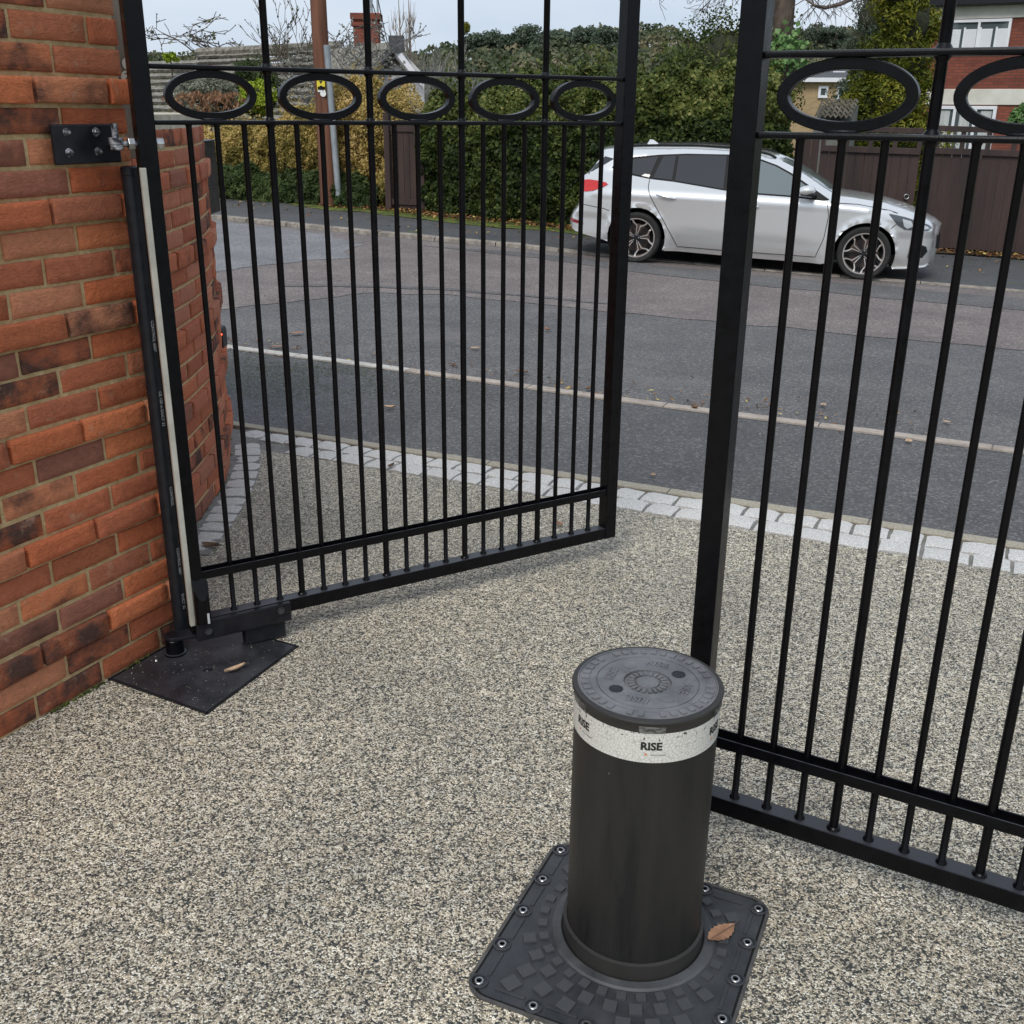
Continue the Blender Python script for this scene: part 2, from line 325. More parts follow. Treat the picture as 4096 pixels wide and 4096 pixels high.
# ------------------------------------------------------------------ the ground
def big_ground():
    xs = sorted(set([-900, -500, -250, -120, -70]+list(np.arange(-50, 51, 2.5))+[70, 120, 250, 500, 900])); ys = sorted(set([-300, -100, -40, -20, -10]+list(np.arange(-5, 60, 2.5))+[80, 120, 250, 500, 1200]))
    b = MB(); nx = len(xs)
    for y in ys:
        for x in xs: b.v.append((x, y, gz(x, y)-.05))
    for j in range(len(ys)-1):
        for i in range(nx-1): b.f.append((j*nx+i, j*nx+i+1, (j+1)*nx+i+1, (j+1)*nx+i))
    o = b.build('ground', M['grass'], smooth=True); o['kind'] = 'structure'
big_ground()
TD = Vector((.909, -.416)); TN = Vector((.416, .909))            # along and across the edge of the driveway
tb = lambda s, o=0: tuple(Vector((.528, 4.667))+TD*s+TN*o)        # point on the sett border (s along, o towards the road)
SW = .275                                                         # width of the two rows of setts
chan = [(-9, 11.3), (-4.2, 8.83), (-2.152, 7.816), (-1.254, 7.40), (-.493, 7.03), (.699, 6.43), (1.334, 6.13), (2.151, 5.76), (2.704, 5.49), (4.6, 4.6), (9, 2.6)]
pinkl = [(-9, 7.9), (-2.591, 9.346), (-2.37, 9.575), (-1.92, 9.992), (-1.584, 10.269), (-1.317, 10.50), (-.6, 10.42), (1.013, 9.70), (1.801, 9.415), (2.651, 9.012), (4.139, 8.484), (6, 7.8), (12, 5.4)]
kerb = [(-12.5, 22.6), (-4.833, 17.304), (-3.654, 16.407), (-2.711, 15.671), (-1.872, 15.19), (-.881, 14.76), (-.035, 14.44), (.628, 14.15), (1.6, 13.75), (3.0, 13.12), (4.6, 12.55), (5.9, 12.12), (9, 11.2), (16, 9.2)]
far = [(-14, 29), (-7, 24.5), (-5.2, 22.5), (-4.4, 21.4), (-3.4, 20.2), (-2.7, 19.3), (-2., 18.9), (-1.5, 18.4), (-.9, 17.7), (.6, 17.2), (2.5, 16.7), (5.4, 16.2), (6.4, 15.9), (9, 15.1), (16, 13)]
drv = sheet('driveway', [(-9, -3), (9, -3), tb(9.3, -SW), tb(-9, -SW)], 0, M['gravel'], .8)
sheet('pavement', [tb(-9, .07), *[tb(i, .07) for i in range(-8, 9)], tb(9, .07)]+chan[::-1], 0, M['tarmac'], .5)
sheet('road', chan+kerb[::-1], -.004, M['road'], .8)
# joints under the setts
bed = sheet('sett_bed', [tb(-2.35, -SW-.0), tb(9.2, -SW-.0), tb(9.2, .0), tb(-2.35, .0)], -.006, M['mortar_grey'], .4)
# worn patches of the carriageway, laid with wandering edges
def wander(pts, step, amp, seed):
    out = []
    for i, p in enumerate(polyline(pts, step)):
        out.append((p[0]+amp*mnoise.noise((p[0]*2.3+seed, p[1]*2.3, 0)), p[1]+amp*mnoise.noise((p[0]*2.3, p[1]*2.3+seed, 4))))
    return out
kin = [(x-.05*.4, y-.10) for x, y in kerb]
sheet('worn_road_strip', wander(wander(pinkl, .06, .1, 3), .05, .05, 8)+kin[::-1], 0, M['pink'], .6)
sheet('older_road_patch', wander([(-9, 9), (-3.4, 11.1), (-3.0, 11.9), (-2.6, 12.4), (-2.05, 12.9), (-2.0, 14.2), (-2.6, 15.2), (-3.6, 16), (-4.7, 16.9), (-9, 19.6)], .08, .16, 9), .004, M['blue'], .6)
sheet('dark_road_band', wander([(-1.2, 14.3), (.6, 13.2), (1.3, 12.55), (3.8, 11.2), (6, 10.4), (12, 8.5), (12, 9.6), (6, 11.4), (3.9, 12.2), (1.5, 13.3), (.2, 13.9)], .08, .12, 5), .004, M['road'], .6)
sheet('road_crack_seal', wander([(-2.3, 10.8), (-1.9, 10.88), (-.9, 10.9), (.1, 10.6), (1., 10.2), (1., 10.12), (.1, 10.48), (-.9, 10.75), (-1.9, 10.78), (-2.3, 10.7)], .15, .05, 2), .005, M['road'], .3)
# edging line between pavement and road: separate stones
ch = polyline(chan[1:-1], .05); acc = [0]
for a, b_ in zip(ch[:-1], ch[1:]): acc.append(acc[-1]+math.dist(a, b_))
def along(path, acc_, s):
    i = max(0, min(len(path)-2, int(np.searchsorted(acc_, s))-1)); f = (s-acc_[i])/max(1e-6, acc_[i+1]-acc_[i]); a, b_ = path[i], path[i+1]
    d = Vector((b_[0]-a[0], b_[1]-a[1])).normalized(); return Vector((a[0]+(b_[0]-a[0])*f, a[1]+(b_[1]-a[1])*f)), d
edge_line = sheet('road_edging', [*chan[1:-1]]+[(x+.46*-.1, y-.9*.1) for x, y in chan[1:-1]][::-1], .002, M['mortar_grey'], .4)
s = .2
while s < acc[-1]-1.1:
    L = .915; pts = []; b = MB()
    for k in range(7):
        p, d = along(ch, acc, s+L*k/6); nn = Vector((-d.y, d.x))
        for o_ in (-.088, .0): q = p+nn*o_; b.v.append((q.x, q.y, gz(q.x, q.y)+.011+rng.uniform(0, .001)))
    for k in range(7):
        q = b.v[k*2]; b.v.append((q[0], q[1], q[2]-.03)); q = b.v[k*2+1]; b.v.append((q[0], q[1], q[2]-.03))
    for k in range(6): b.f += [(2*k, 2*k+2, 2*k+3, 2*k+1), (14+2*k, 2*k+14+2, 2*k+2, 2*k), (2*k+1, 2*k+3, 14+2*k+3, 14+2*k+1)]
    b.f += [(0, 1, 15, 14), (12, 26, 27, 13)]
    b.build('edging_stone', M['edging_pale'] if s < 3.6 else M['edging'], edge_line, bev=.002); s += L+.008
# tan concrete edging strip behind the setts
te = sheet('tan_edging', [tb(-9, -.004), tb(9.2, -.004), tb(9.2, .068), tb(-9, .068)], .003, M['mortar_grey'], .5)
s = -3.4
while s < 4.2:
    L = rng.uniform(.86, .93); b = MB(); c = tb(s+L/2, .032); b.box((c[0], c[1], gz(*c)-.018), (L-.006, .064, .06), Matrix.Rotation(math.atan2(TD.y, TD.x), 3, 'Z')); b.build('edging_stone', M['tan'], te, bev=.004); s += L
# granite setts: shared rough-topped blocks
sett_src = []
for k in range(6):
    b = MB(); nx, ny = 6, 4
    for j in range(ny):
        for i in range(nx):
            x = i/(nx-1)-.5; y = j/(ny-1)-.5; e = (abs(x) > .49)+(abs(y) > .49)
            b.v.append((x+(rng.uniform(-.012, .012)), y+rng.uniform(-.018, .018), -.0045*e+rng.uniform(-.0022, .0022)))
    for j in range(ny-1):
        for i in range(nx-1): b.f.append((j*nx+i, j*nx+i+1, (j+1)*nx+i+1, (j+1)*nx+i))
    bd = [i for i in range(nx)]+[j*nx+nx-1 for j in range(1, ny)]+[(ny-1)*nx+i for i in range(nx-2, -1, -1)]+[j*nx for j in range(ny-2, 0, -1)]
    o0 = len(b.v)
    for i in bd: q = b.v[i]; b.v.append((q[0], q[1], -.05))
    for i in range(len(bd)): j = (i+1) % len(bd); b.f.append((bd[i], o0+i, o0+j, bd[j]))
    me = bpy.data.meshes.new('sett'); me.from_pydata(b.v, [], b.f); me.materials.append(M['granite']); me.shade_smooth(); me.set_sharp_from_angle(angle=R(40)); sett_src.append(me)
def sett(x, y, ang, L, W):
    o = bpy.data.objects.new('sett', rng.choice(sett_src)); COL.objects.link(o); o.parent = bed
    o.location = (x, y, gz(x, y)+.008+rng.uniform(-.002, .003)); o.rotation_euler = (rng.uniform(-.015, .015), rng.uniform(-.015, .015), ang+rng.uniform(-.03, .03)+(math.pi if rng.random() < .5 else 0)); o.scale = (L, W, 1)
ta = math.atan2(TD.y, TD.x)
for row, off in ((0, -.0685), (1, -.205)):
    s = -1.75 if row else -2.15
    while s < 4.6:
        L = rng.uniform(.135, .185); c = tb(s+L/2, off+rng.uniform(-.004, .004)); sett(c[0], c[1], ta, L-.014, .126); s += L
# single row of setts following the curved wall
wallp = [(-1.62, 5.62), (-1.534, 5.476), (-1.445, 5.15), (-1.392, 4.9), (-1.362, 4.7), (-1.345, 4.5), (-1.335, 4.24), (-1.335, 4.0), (-1.345, 3.75)]
W1 = polyline(wallp[::-1], .02)
def offs(path, d):
    out = []
    for i in range(len(path)): a, c = path[max(0, i-6)], path[min(len(path)-1, i+6)]; v = Vector((c[0]-a[0], c[1]-a[1])).normalized(); out.append((path[i][0]+v.y*d, path[i][1]-v.x*d))
    return out
rb = sheet('radial_sett_bed', offs(W1[4:-6], .153)+offs(W1[4:-6], -.05)[::-1], .003, M['mortar_grey'], .3)
i = 6
while i < len(W1)-22:
    st_ = rng.choice((5, 5, 6)); m0 = offs(W1, .088)[i+st_//2]; a, c = W1[i], W1[i+st_]; sett(m0[0], m0[1], math.atan2(c[1]-a[1], c[0]-a[0]), st_*.02-.011, .125); i += st_

# far kerb, path, verge
kp = polyline(kerb[1:-1], .1); ka = [0]
for a, b_ in zip(kp[:-1], kp[1:]): ka.append(ka[-1]+math.dist(a, b_))
kh = lambda x: .055 if x < 0 else max(.012, .055-.04*x)
kset = sheet('kerb', [(x-.01, y) for x, y in kerb[1:-1]]+[(x+.05, y+.115) for x, y in kerb[1:-1]][::-1], -.01, M['mortar_grey'], .5)
s = 0
while s < ka[-1]-1:
    L = .9; b = MB()
    for k in range(4):
        p, d = along(kp, ka, s+(L-.012)*k/3); nn = Vector((-d.y, d.x)); z0 = gz(p.x, p.y); hh = kh(p.x)+rng.uniform(-.004, .004)
        for o_, zz in ((-.01, -.02), (0, hh*.8), (.02, hh), (.12, hh)): q = p+nn*o_; b.v.append((q.x, q.y, z0+zz))
    for k in range(3):
        for i in range(3): b.f.append((4*k+i, 4*k+4+i, 4*k+5+i, 4*k+1+i))
    b.build('kerb_stone', M['kerb'], kset, smooth=30); s += L
pl = []
fz = lambda x, y: kh(x)-.006
vs, F = cdt([(x+.045, y+.11) for x, y in kerb]+far[::-1], .6)
b = MB(); b.raw([(p.x, p.y, gz(p.x, p.y)+fz(p.x, p.y)) for p in vs], F); pth = b.build('path', M['path'], smooth=True); pth['kind'] = 'structure'
if pth.data.polygons[0].normal.z < 0: pth.data.flip_normals()
def strip(name, m, w0, w1, xr, dz, seed, kind='stuff', label=None):
    a = [p for p in polyline(far, .3) if xr[0] < p[0] < xr[1]]
    lo = [(p[0]-.4*(w0+.25*mnoise.noise((p[0]*1.5, seed, 0))), p[1]-.9*(w0+.35*mnoise.noise((p[0]*1.5, seed, 0)))) for p in a]; hi = [(p[0]+.4*w1, p[1]+.9*w1) for p in a]
    vs, F = cdt(lo+hi[::-1], .22); b = MB(); b.raw([(p.x, p.y, gz(p.x, p.y)+fz(p.x, p.y)+dz+.02*max(0, mnoise.noise((p.x*4, p.y*4, seed)))) for p in vs], F)
    o = b.build(name, m, smooth=True); 
    if o.data.polygons[0].normal.z < 0: o.data.flip_normals()
    o['kind'] = kind; return o
strip('moss', M['moss'], 1.05, .3, (-13.5, 2.0), .006, 1.2)
strip('soil_bank', M['earth'], .42, 3.0, (-13.8, 15.8), .016, 4.4, 'structure')

# ------------------------------------------------------------------ brick walls: one object per brick
def brick_mesh(name, L, Hh, D, m, seed):
    r = random.Random(seed); b = MB(); X = [-.5, -.487, -.36, -.18, 0, .18, .36, .487, .5]; Z = [-.5, -.455, -.2, .1, .3, .455, .5]; nx, nz_ = len(X), len(Z)
    sag = r.uniform(-.0015, .0015); tilt_ = r.uniform(-.0016, .0016)
    for j, z in enumerate(Z):
        for i, x in enumerate(X):
            rim = i in (0, nx-1) or j in (0, nz_-1); near = i in (1, nx-2) or j in (1, nz_-2)
            y = .0042 if rim else (.0006+abs(r.gauss(0, .0005)) if near else r.uniform(-.0009, .0009))
            if near and r.random() < .10: y += .0022
            b.v.append((x*L+(r.uniform(-.0009, .0009) if near or rim else 0), y+tilt_*z*2, z*Hh+(r.uniform(-.0007, .0007)+sag*math.cos(x*3) if rim or near else 0)))
    for j in range(nz_-1):
        for i in range(nx-1): b.f.append((j*nx+i, j*nx+i+1, (j+1)*nx+i+1, (j+1)*nx+i))
    bd = [i for i in range(nx)]+[j*nx+nx-1 for j in range(1, nz_)]+[(nz_-1)*nx+i for i in range(nx-2, -1, -1)]+[j*nx for j in range(nz_-2, 0, -1)]
    o0 = len(b.v)
    for i in bd: q = b.v[i]; b.v.append((q[0], D, q[2]))
    for i in range(len(bd)): j = (i+1) % len(bd); b.f.append((bd[i], o0+i, o0+j, bd[j]))
    b.f.append(tuple(o0+i for i in range(len(bd)))[::-1])
    me = bpy.data.meshes.new(name); me.from_pydata(b.v, [], [f[::-1] for f in b.f]); me.materials.append(m); me.shade_smooth(); me.set_sharp_from_angle(angle=R(50)); me.flip_normals(); return me
CH = .075; BP = .2415; BL = .2300; BH = .0635
bm1 = [brick_mesh('brick', BL, BH, .1, M['brick'], 10+i) for i in range(7)]
bm2 = [brick_mesh('brick', BL, BH, .1, M['brick_c'], 30+i) for i in range(5)]
WA = (-1.419, 2.517); WANG = math.atan2(.891, .454)
pw = thing('brick_wall', 'tall red brick wall end with projecting courses, carrying the gate hinge plate', 'wall', (*WA, 0), WANG)
MB().box((-.13, .205, 1.09), (1.668, .4165, 2.18)).build('mortar', M['mortar'], pw)
W0 = -.96; WE = .712
for n in range(1, 30):
    proud = n % 4 == 3; off = .165 if proud else (.125 if n % 2 else .0035); y = -.014 if proud else rng.uniform(-.001, .002)
    end = WE+(.02 if proud else 0); s = off-BP*6
    while s < end:
        a = max(s+.0055, W0); e = min(s+BP-.0055, end)
        if e-a > .03 and a < e:
            o = bpy.data.objects.new('brick', rng.choice(bm1)); COL.objects.link(o); o.parent = pw
            hs = rng.uniform(.975, 1.03)
            o.location = ((a+e)/2, y-.0100+rng.uniform(-.0015, .0015), (n-.5)*CH+rng.uniform(-.001, .001)); o.scale = ((e-a)/BL, 1, hs); o.rotation_euler = (rng.uniform(-.012, .012), rng.uniform(-.007, .007), rng.uniform(-.008, .008))
        s += BP
# green damp line and grit where wall meets the drive
# curved garden wall
cw_path = [(-1.40, 3.15), (-1.37, 3.45), (-1.352, 3.75), (-1.342, 4.0), (-1.338, 4.24), (-1.346, 4.5), (-1.362, 4.7), (-1.392, 4.9), (-1.445, 5.15), (-1.525, 5.43), (-1.60, 5.58), (-1.73, 5.70), (-1.93, 5.80), (-2.3, 5.97), (-3.6, 6.56)]
def smooth_path(p, it=3):
    for _ in range(it):
        q = [p[0]]
        for a, b_ in zip(p[:-1], p[1:]): q += [(a[0]*.75+b_[0]*.25, a[1]*.75+b_[1]*.25), (a[0]*.25+b_[0]*.75, a[1]*.25+b_[1]*.75)]
        p = q+[p[-1]]
    return p
CP = smooth_path(cw_path, 3); ca = [0]
for a, b_ in zip(CP[:-1], CP[1:]): ca.append(ca[-1]+math.dist(a, b_))
cw = thing('curved_brick_wall', 'low curved red brick wall with stone coping beside the open gate', 'wall', (-1.338, 4.24, 0))
def ribbon(path, acc_, s0, s1, step, o0, o1, z0, z1):      # wall-like slab swept along the path; offsets to the left of travel
    b = MB(); n = max(2, int((s1-s0)/step)+1)
    for k in range(n):
        p, d = along(path, acc_, s0+(s1-s0)*k/(n-1)); nn = Vector((-d.y, d.x))
        for o_, z in ((o0, z0), (o0, z1), (o1, z1), (o1, z0)): q = p+nn*o_; b.v.append((q.x, q.y, z))
    for k in range(n-1):
        for i in range(4): j = (i+1) % 4; b.f.append((4*k+i, 4*k+j, 4*k+4+j, 4*k+4+i))
    b.f += [(0, 3, 2, 1), (4*n-4, 4*n-3, 4*n-2, 4*n-1)]; return b
ribbon(CP, ca, 0, ca[-1], .06, -.0035, .24, -.05, 1.567).build('mortar', M['mortar'], cw, world=True, smooth=35)
cnt = 0; rest = MB()
for n in range(1, 22):
    proud = n % 4 == 3; s = -(.165 if proud else (.125 if n % 2 else .0)); y = -.030 if proud else -.0100
    while s+BP < ca[-1]:
        if s > -.02:
            m_ = s+BP/2; p, d = along(CP, ca, m_); nn = Vector((-d.y, d.x)); q = p+nn*(y+rng.uniform(-.002, .002)); ang = math.atan2(d.y, d.x)
            loc = Vector((q.x, q.y, (n-.5)*CH+rng.uniform(-.001, .001)))
            if cnt < 290 and m_ < 3.3:
                o = bpy.data.objects.new('brick', rng.choice(bm2)); COL.objects.link(o); o.parent = cw; o.location = loc-Vector(cw.location); o.rotation_euler = (rng.uniform(-.01, .01), rng.uniform(-.006, .006), ang+rng.uniform(-.02, .02)); o.scale = (.985, 1, rng.uniform(.975, 1.03)); cnt += 1
            else: rest.box(loc+Vector((nn.x, nn.y, 0))*.05, (BL, .1, BH), Matrix.Rotation(ang, 3, 'Z'))
        s += BP
rest.build('brick_run', M['brick_c'], cw, world=True, kind='stuff')
s = 0
while s < ca[-1]-.3:
    e = min(s+.6, ca[-1]); ribbon(CP, ca, s, e-.006, .07, -.004, .26, 1.569, 1.622).build('coping_stone', M['coping'], cw, world=True, smooth=35); s = e
# moss along the foot of both walls
mo = MB()
def tuft(b, x, y, z, s_, r):
    for _ in range(5):
        a = r.uniform(0, 6.28); l = s_*r.uniform(.5, 1.3); b_ = len(b.v); dx, dy = math.cos(a), math.sin(a)
        b.v += [(x-dy*.003, y+dx*.003, z), (x+dy*.003, y-dx*.003, z), (x+dx*l*.7, y+dy*l*.7, z+l)]; b.f.append((b_, b_+1, b_+2))
for k in range(900):
    if k % 2: s = rng.uniform(.3, 2.4)**1; p, d = along(CP, ca, s); q = p-Vector((-d.y, d.x))*abs(rng.gauss(0, .006))
    else: s = rng.uniform(-.9, .72); q = Vector((WA[0]+.454*s+.891*(.012+abs(rng.gauss(0, .006))), WA[1]+.891*s-.454*(.012+abs(rng.gauss(0, .006)))))
    if mnoise.noise((q.x*6, q.y*6, 0)) > -.05: tuft(mo, q.x, q.y, .0, rng.uniform(.004, .012), rng)
mo.build('wall_foot_moss', M['moss'], kind='stuff')

# ------------------------------------------------------------------ gates
ZB, ZBT, ZI, ZM, ZU = .09, .134, .294, 1.610, 1.750; PB = .0772; GW = 1.651; SWD = .049; GT = .05; GTOP = 2.3
def ring_mb(cx, cz, a, b_, t, dy):
    m_ = MB(); n = 56; 
    for k in range(n):
        an = 2*math.pi*k/n; c, s_ = math.cos(an), math.sin(an)
        for rx, rz, y in ((a, b_, -dy), (a, b_, dy), (a-t, b_-t, dy), (a-t, b_-t, -dy)): m_.v.append((cx+rx*c, y, cz+rz*s_))
    for k in range(n):
        k2 = (k+1) % n
        for i in range(4): j = (i+1) % 4; m_.f.append((4*k+i, 4*k+j, 4*k2+j, 4*k2+i))
    return m_
def make_gate(loc, ang, s0, label, hinge_left):
    g = thing('driveway_gate', label, 'gate', (*loc, ZB), ang, 'pair of black metal driveway gates'); zb = lambda z: z-ZB; yc = GT/2
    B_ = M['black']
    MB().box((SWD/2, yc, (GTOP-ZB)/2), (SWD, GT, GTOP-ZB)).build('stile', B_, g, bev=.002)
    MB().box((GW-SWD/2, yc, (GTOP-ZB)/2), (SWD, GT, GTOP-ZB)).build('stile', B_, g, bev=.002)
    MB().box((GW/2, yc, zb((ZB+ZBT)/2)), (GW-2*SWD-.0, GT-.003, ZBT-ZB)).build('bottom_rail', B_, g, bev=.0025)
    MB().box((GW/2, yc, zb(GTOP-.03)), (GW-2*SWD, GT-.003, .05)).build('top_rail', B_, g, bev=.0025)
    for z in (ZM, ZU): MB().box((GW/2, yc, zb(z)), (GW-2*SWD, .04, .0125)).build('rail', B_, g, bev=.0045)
    u = MB(); z0, z1 = zb(ZI-.027), zb(ZI)                        # upturned channel the bars pass through
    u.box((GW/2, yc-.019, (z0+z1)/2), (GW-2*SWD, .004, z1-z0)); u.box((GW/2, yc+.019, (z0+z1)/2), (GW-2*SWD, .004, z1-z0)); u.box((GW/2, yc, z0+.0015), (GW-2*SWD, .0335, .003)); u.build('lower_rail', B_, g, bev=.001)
    thin = None; longb = None
    for k in range(1, 20):
        x = s0+k*PB; lg = k % 4 == 0
        if (longb if lg else thin) is None:
            b = MB(); r = .0103 if lg else .0080; top = zb(GTOP-.05) if lg else zb(ZM)-.005; n = 14; wr = r*1.55
            b.tube([(0, 0, zb(ZBT)-.001), (0, 0, zb(ZBT)+.003), (0, 0, zb(ZBT)+.0075), (0, 0, zb(ZI)), (0, 0, (zb(ZI)+top)/2), (0, 0, top-.006), (0, 0, top)], [wr, wr*.95, r, r, r, r, r*1.3], n)
            if lg:
                for zz in (ZM, ZU):
                    for sg in (-1, 1): b.tube([(0, 0, zb(zz)+sg*.0145), (0, 0, zb(zz)+sg*.0065)], [r, r*1.5], n, caps=False)
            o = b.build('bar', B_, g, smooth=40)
            if lg: longb = o
            else: thin = o
        else: o = inst(longb if lg else thin, g)
        o.location = (x, yc, 0)
    xs = [SWD]+[s0+k*PB for k in (4, 8, 12, 16)]+[GW-SWD]
    for a, b_ in zip(xs[:-1], xs[1:]):
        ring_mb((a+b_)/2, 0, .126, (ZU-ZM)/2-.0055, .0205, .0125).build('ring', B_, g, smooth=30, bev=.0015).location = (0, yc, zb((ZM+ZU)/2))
        MB().tube([((a+b_)/2-.03, yc-.013, zb(ZM)+.0085), ((a+b_)/2+.028, yc-.013, zb(ZM)+.0085)], .0035, 6).build('weld', M['blackflat'], g, smooth=True)
    return g
LA = R(31.17); RA = R(-29.29)
LG = make_gate((-1.0066, 2.981), LA, .0673, 'black metal driveway gate standing open, hinged to the brick wall', True)
RG = make_gate((.4098, 2.141), RA, .0512, 'black metal driveway gate standing closed behind the round bollard', False)

# hinge at the foot of the open gate (parts of it, moving with it)
zb = lambda z: z-ZB
MB().box((.165, -.010, zb(.101)), (.31, .018, .064)).build('hinge_bracket', M['blackflat'], LG, bev=.003)
for x, z in ((.046, .098), (.285, .112)):
    b = MB().cyl((x, -.019, zb(z)), (x, -.022, zb(z)), .0125, n=20); b.cyl((x, -.022, zb(z)), (x, -.029, zb(z)), .009, n=6).build('bolt', mat('bolt_dull', (.03, .03, .035), (.09, .09, .10), 60, .35, metal=.4), LG, bev=.001)
b = MB(); n = 24; hh = []
for k in range(n): an = 2*math.pi*k/n; b.v.append((.034+.0245*math.cos(an), -.019+.0245*math.sin(an), zb(.133)))
for k in range(n): an = 2*math.pi*k/n; b.v.append((.034+.0245*math.cos(an), -.019+.0245*math.sin(an), zb(.255+.028*math.sin(an)+.012*math.cos(2*an))))
for k in range(n): k2 = (k+1) % n; b.f.append((k, k2, n+k2, n+k))
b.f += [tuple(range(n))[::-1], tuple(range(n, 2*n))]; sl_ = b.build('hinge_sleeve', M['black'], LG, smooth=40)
MB().box((.044, -.0455, zb(.155)), (.007, .0012, .035)).build('sticker', M['print'], LG)
tx = MB()
# operator arm, pivot and stop on the foundation plate
PLT = [(-1.224, 2.851), (-.884, 2.665), (-.706, 3.068), (-1.03, 3.235)]
fb = thing('gate_motor_box', 'black square gate motor cover plate set flush in the gravel below the hinge', 'cover plate', (-.96, 2.93, 0))
b = MB(); b.prism(PLT, -.03, .006); cp = b.build('lid', mat('scuffed_black_lid', (.016, .016, .02), (.04, .04, .046), 9, .42, bumpd=.0012, bscale=14, rrange=(.3, .55)), fb, world=True, bev=.002)
b = MB()
for i in range(4):
    p, q = Vector(PLT[i]), Vector(PLT[(i+1) % 4]); d = (q-p).normalized(); nn = Vector((d.y, -d.x)); b.box(((p+q)/2+nn*.006).to_3d()+Vector((0, 0, -.004)), ((q-p).length+.02, .004, .02), Matrix.Rotation(math.atan2(d.y, d.x), 3, 'Z'))
b.build('frame', M['blackflat'], fb, world=True)
pv = (-1.078, 3.012)
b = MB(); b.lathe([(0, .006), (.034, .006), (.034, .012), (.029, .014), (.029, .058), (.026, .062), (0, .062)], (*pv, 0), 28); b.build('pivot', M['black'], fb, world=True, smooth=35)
for q in ((-1.125, 2.962),): MB().lathe([(0, .0115), (.004, .011), (.0065, .006)], (*q, 0), 14).build('screw', M['steel'], fb, world=True, smooth=True)
b = MB(); e = Vector((math.cos(LA), math.sin(LA))); st = Vector(pv); en = Vector((-1.0066, 2.981))+e*.19+Vector((math.sin(LA), -math.cos(LA)))*-.01
d = (en-st); L = d.length; ang = math.atan2(d.y, d.x)
arm = [(-.03, 0)]+[(-.03*math.cos(t), .03*math.sin(t)) for t in (.4, .8, 1.2, 1.57)]+[(L, .026), (L, -.026)]+[(-.03*math.cos(t), -.03*math.sin(t)) for t in (1.57, 1.2, .8, .4)]
b.prism([(math.cos(ang)*x-math.sin(ang)*y+st.x, math.sin(ang)*x+math.cos(ang)*y+st.y) for x, y in arm], .0625, .074); b.build('arm', M['blackflat'], fb, world=True, bev=.002)
c = Vector((-1.0066, 2.981))+e*.235+Vector((-math.sin(LA), math.cos(LA)))*.02
MB().box((c.x, c.y, .045), (.135, .045, .075), Matrix.Rotation(LA, 3, 'Z')).build('stop_block', M['conduit'], fb, world=True, bev=.004)
b = MB().box((-.945, 2.905, .0065), (.028, .018, .001), Matrix.Rotation(.2, 3, 'Z')); b.build('badge', M['blackflat'], fb, world=True)

# hinge plate on the wall
hp = thing('hinge_plate', 'black bolted hinge plate with an adjustable eye bolt fixed to the brick wall', 'gate hinge', (*WA, 1.55), WANG)
b = MB(); b.box((.535, -.036, .005), (.222, .012, .100)); b.build('plate', M['blackflat'], hp, bev=.004)
for x in (.468, .565):
    for z in (.03, -.02):
        b = MB().cyl((x, -.042, z+.005), (x, -.0435, z+.005), .0115, n=20); b.cyl((x, -.0435, z+.005), (x, -.05, z+.005), .0085, n=6); b.cyl((x, -.05, z+.005), (x, -.055, z+.005), .0045, n=10); b.build('bolt', M['worn_steel'], hp, bev=.001)
iv = wm(hp).inverted(); hs = Vector((-1.0066-.0, 2.981, 1.55)); g0 = Vector((-1.0066, 2.981, 1.556)); ge = Vector((math.cos(LA), math.sin(LA), 0)); gn = Vector((-math.sin(LA), math.cos(LA), 0))
pin = g0-ge*.052+gn*.025; pl_ = iv @ pin
b = MB(); b.cyl(pin+Vector((0, 0, -.004)), pin+Vector((0, 0, .052)), .0085, n=14); b.build('pin', M['worn_steel'], hp, world=True, smooth=35)
b = MB(); b.cyl(pin+Vector((0, 0, -.002)), pin+Vector((0, 0, .016)), .019, n=20); b.build('eye', M['worn_steel'], hp, world=True, smooth=35, bev=.001)
b = MB(); b.cyl(pin+Vector((0, 0, -.016)), pin+Vector((0, 0, -.003)), .017, n=20)
q0 = wm(hp) @ Vector((.645, -.03, .008)); mid = (pin+q0)/2
b2 = MB(); dd = pin-q0; b.box(((pin.x+q0.x)/2, (pin.y+q0.y)/2, 1.547), (dd.length+.03, .03, .012), Matrix.Rotation(math.atan2(dd.y, dd.x), 3, 'Z')); b.build('bracket_arm', M['worn_steel'], hp, world=True, bev=.002)
b = MB(); b.cyl(pin+ge*.012, pin+ge*.125, .0075, n=12); b.build('threaded_rod', M['worn_steel'], hp, world=True, smooth=35)
b = MB(); b.cyl(pin+ge*.03, pin+ge*.047, .0165, n=6); b.build('nut', M['steel'], hp, world=True, bev=.001)
b = MB(); b.cyl(pin+ge*.1025, pin+ge*.123, .0165, n=6); b.build('nut', M['steel'], hp, world=True, bev=.001)

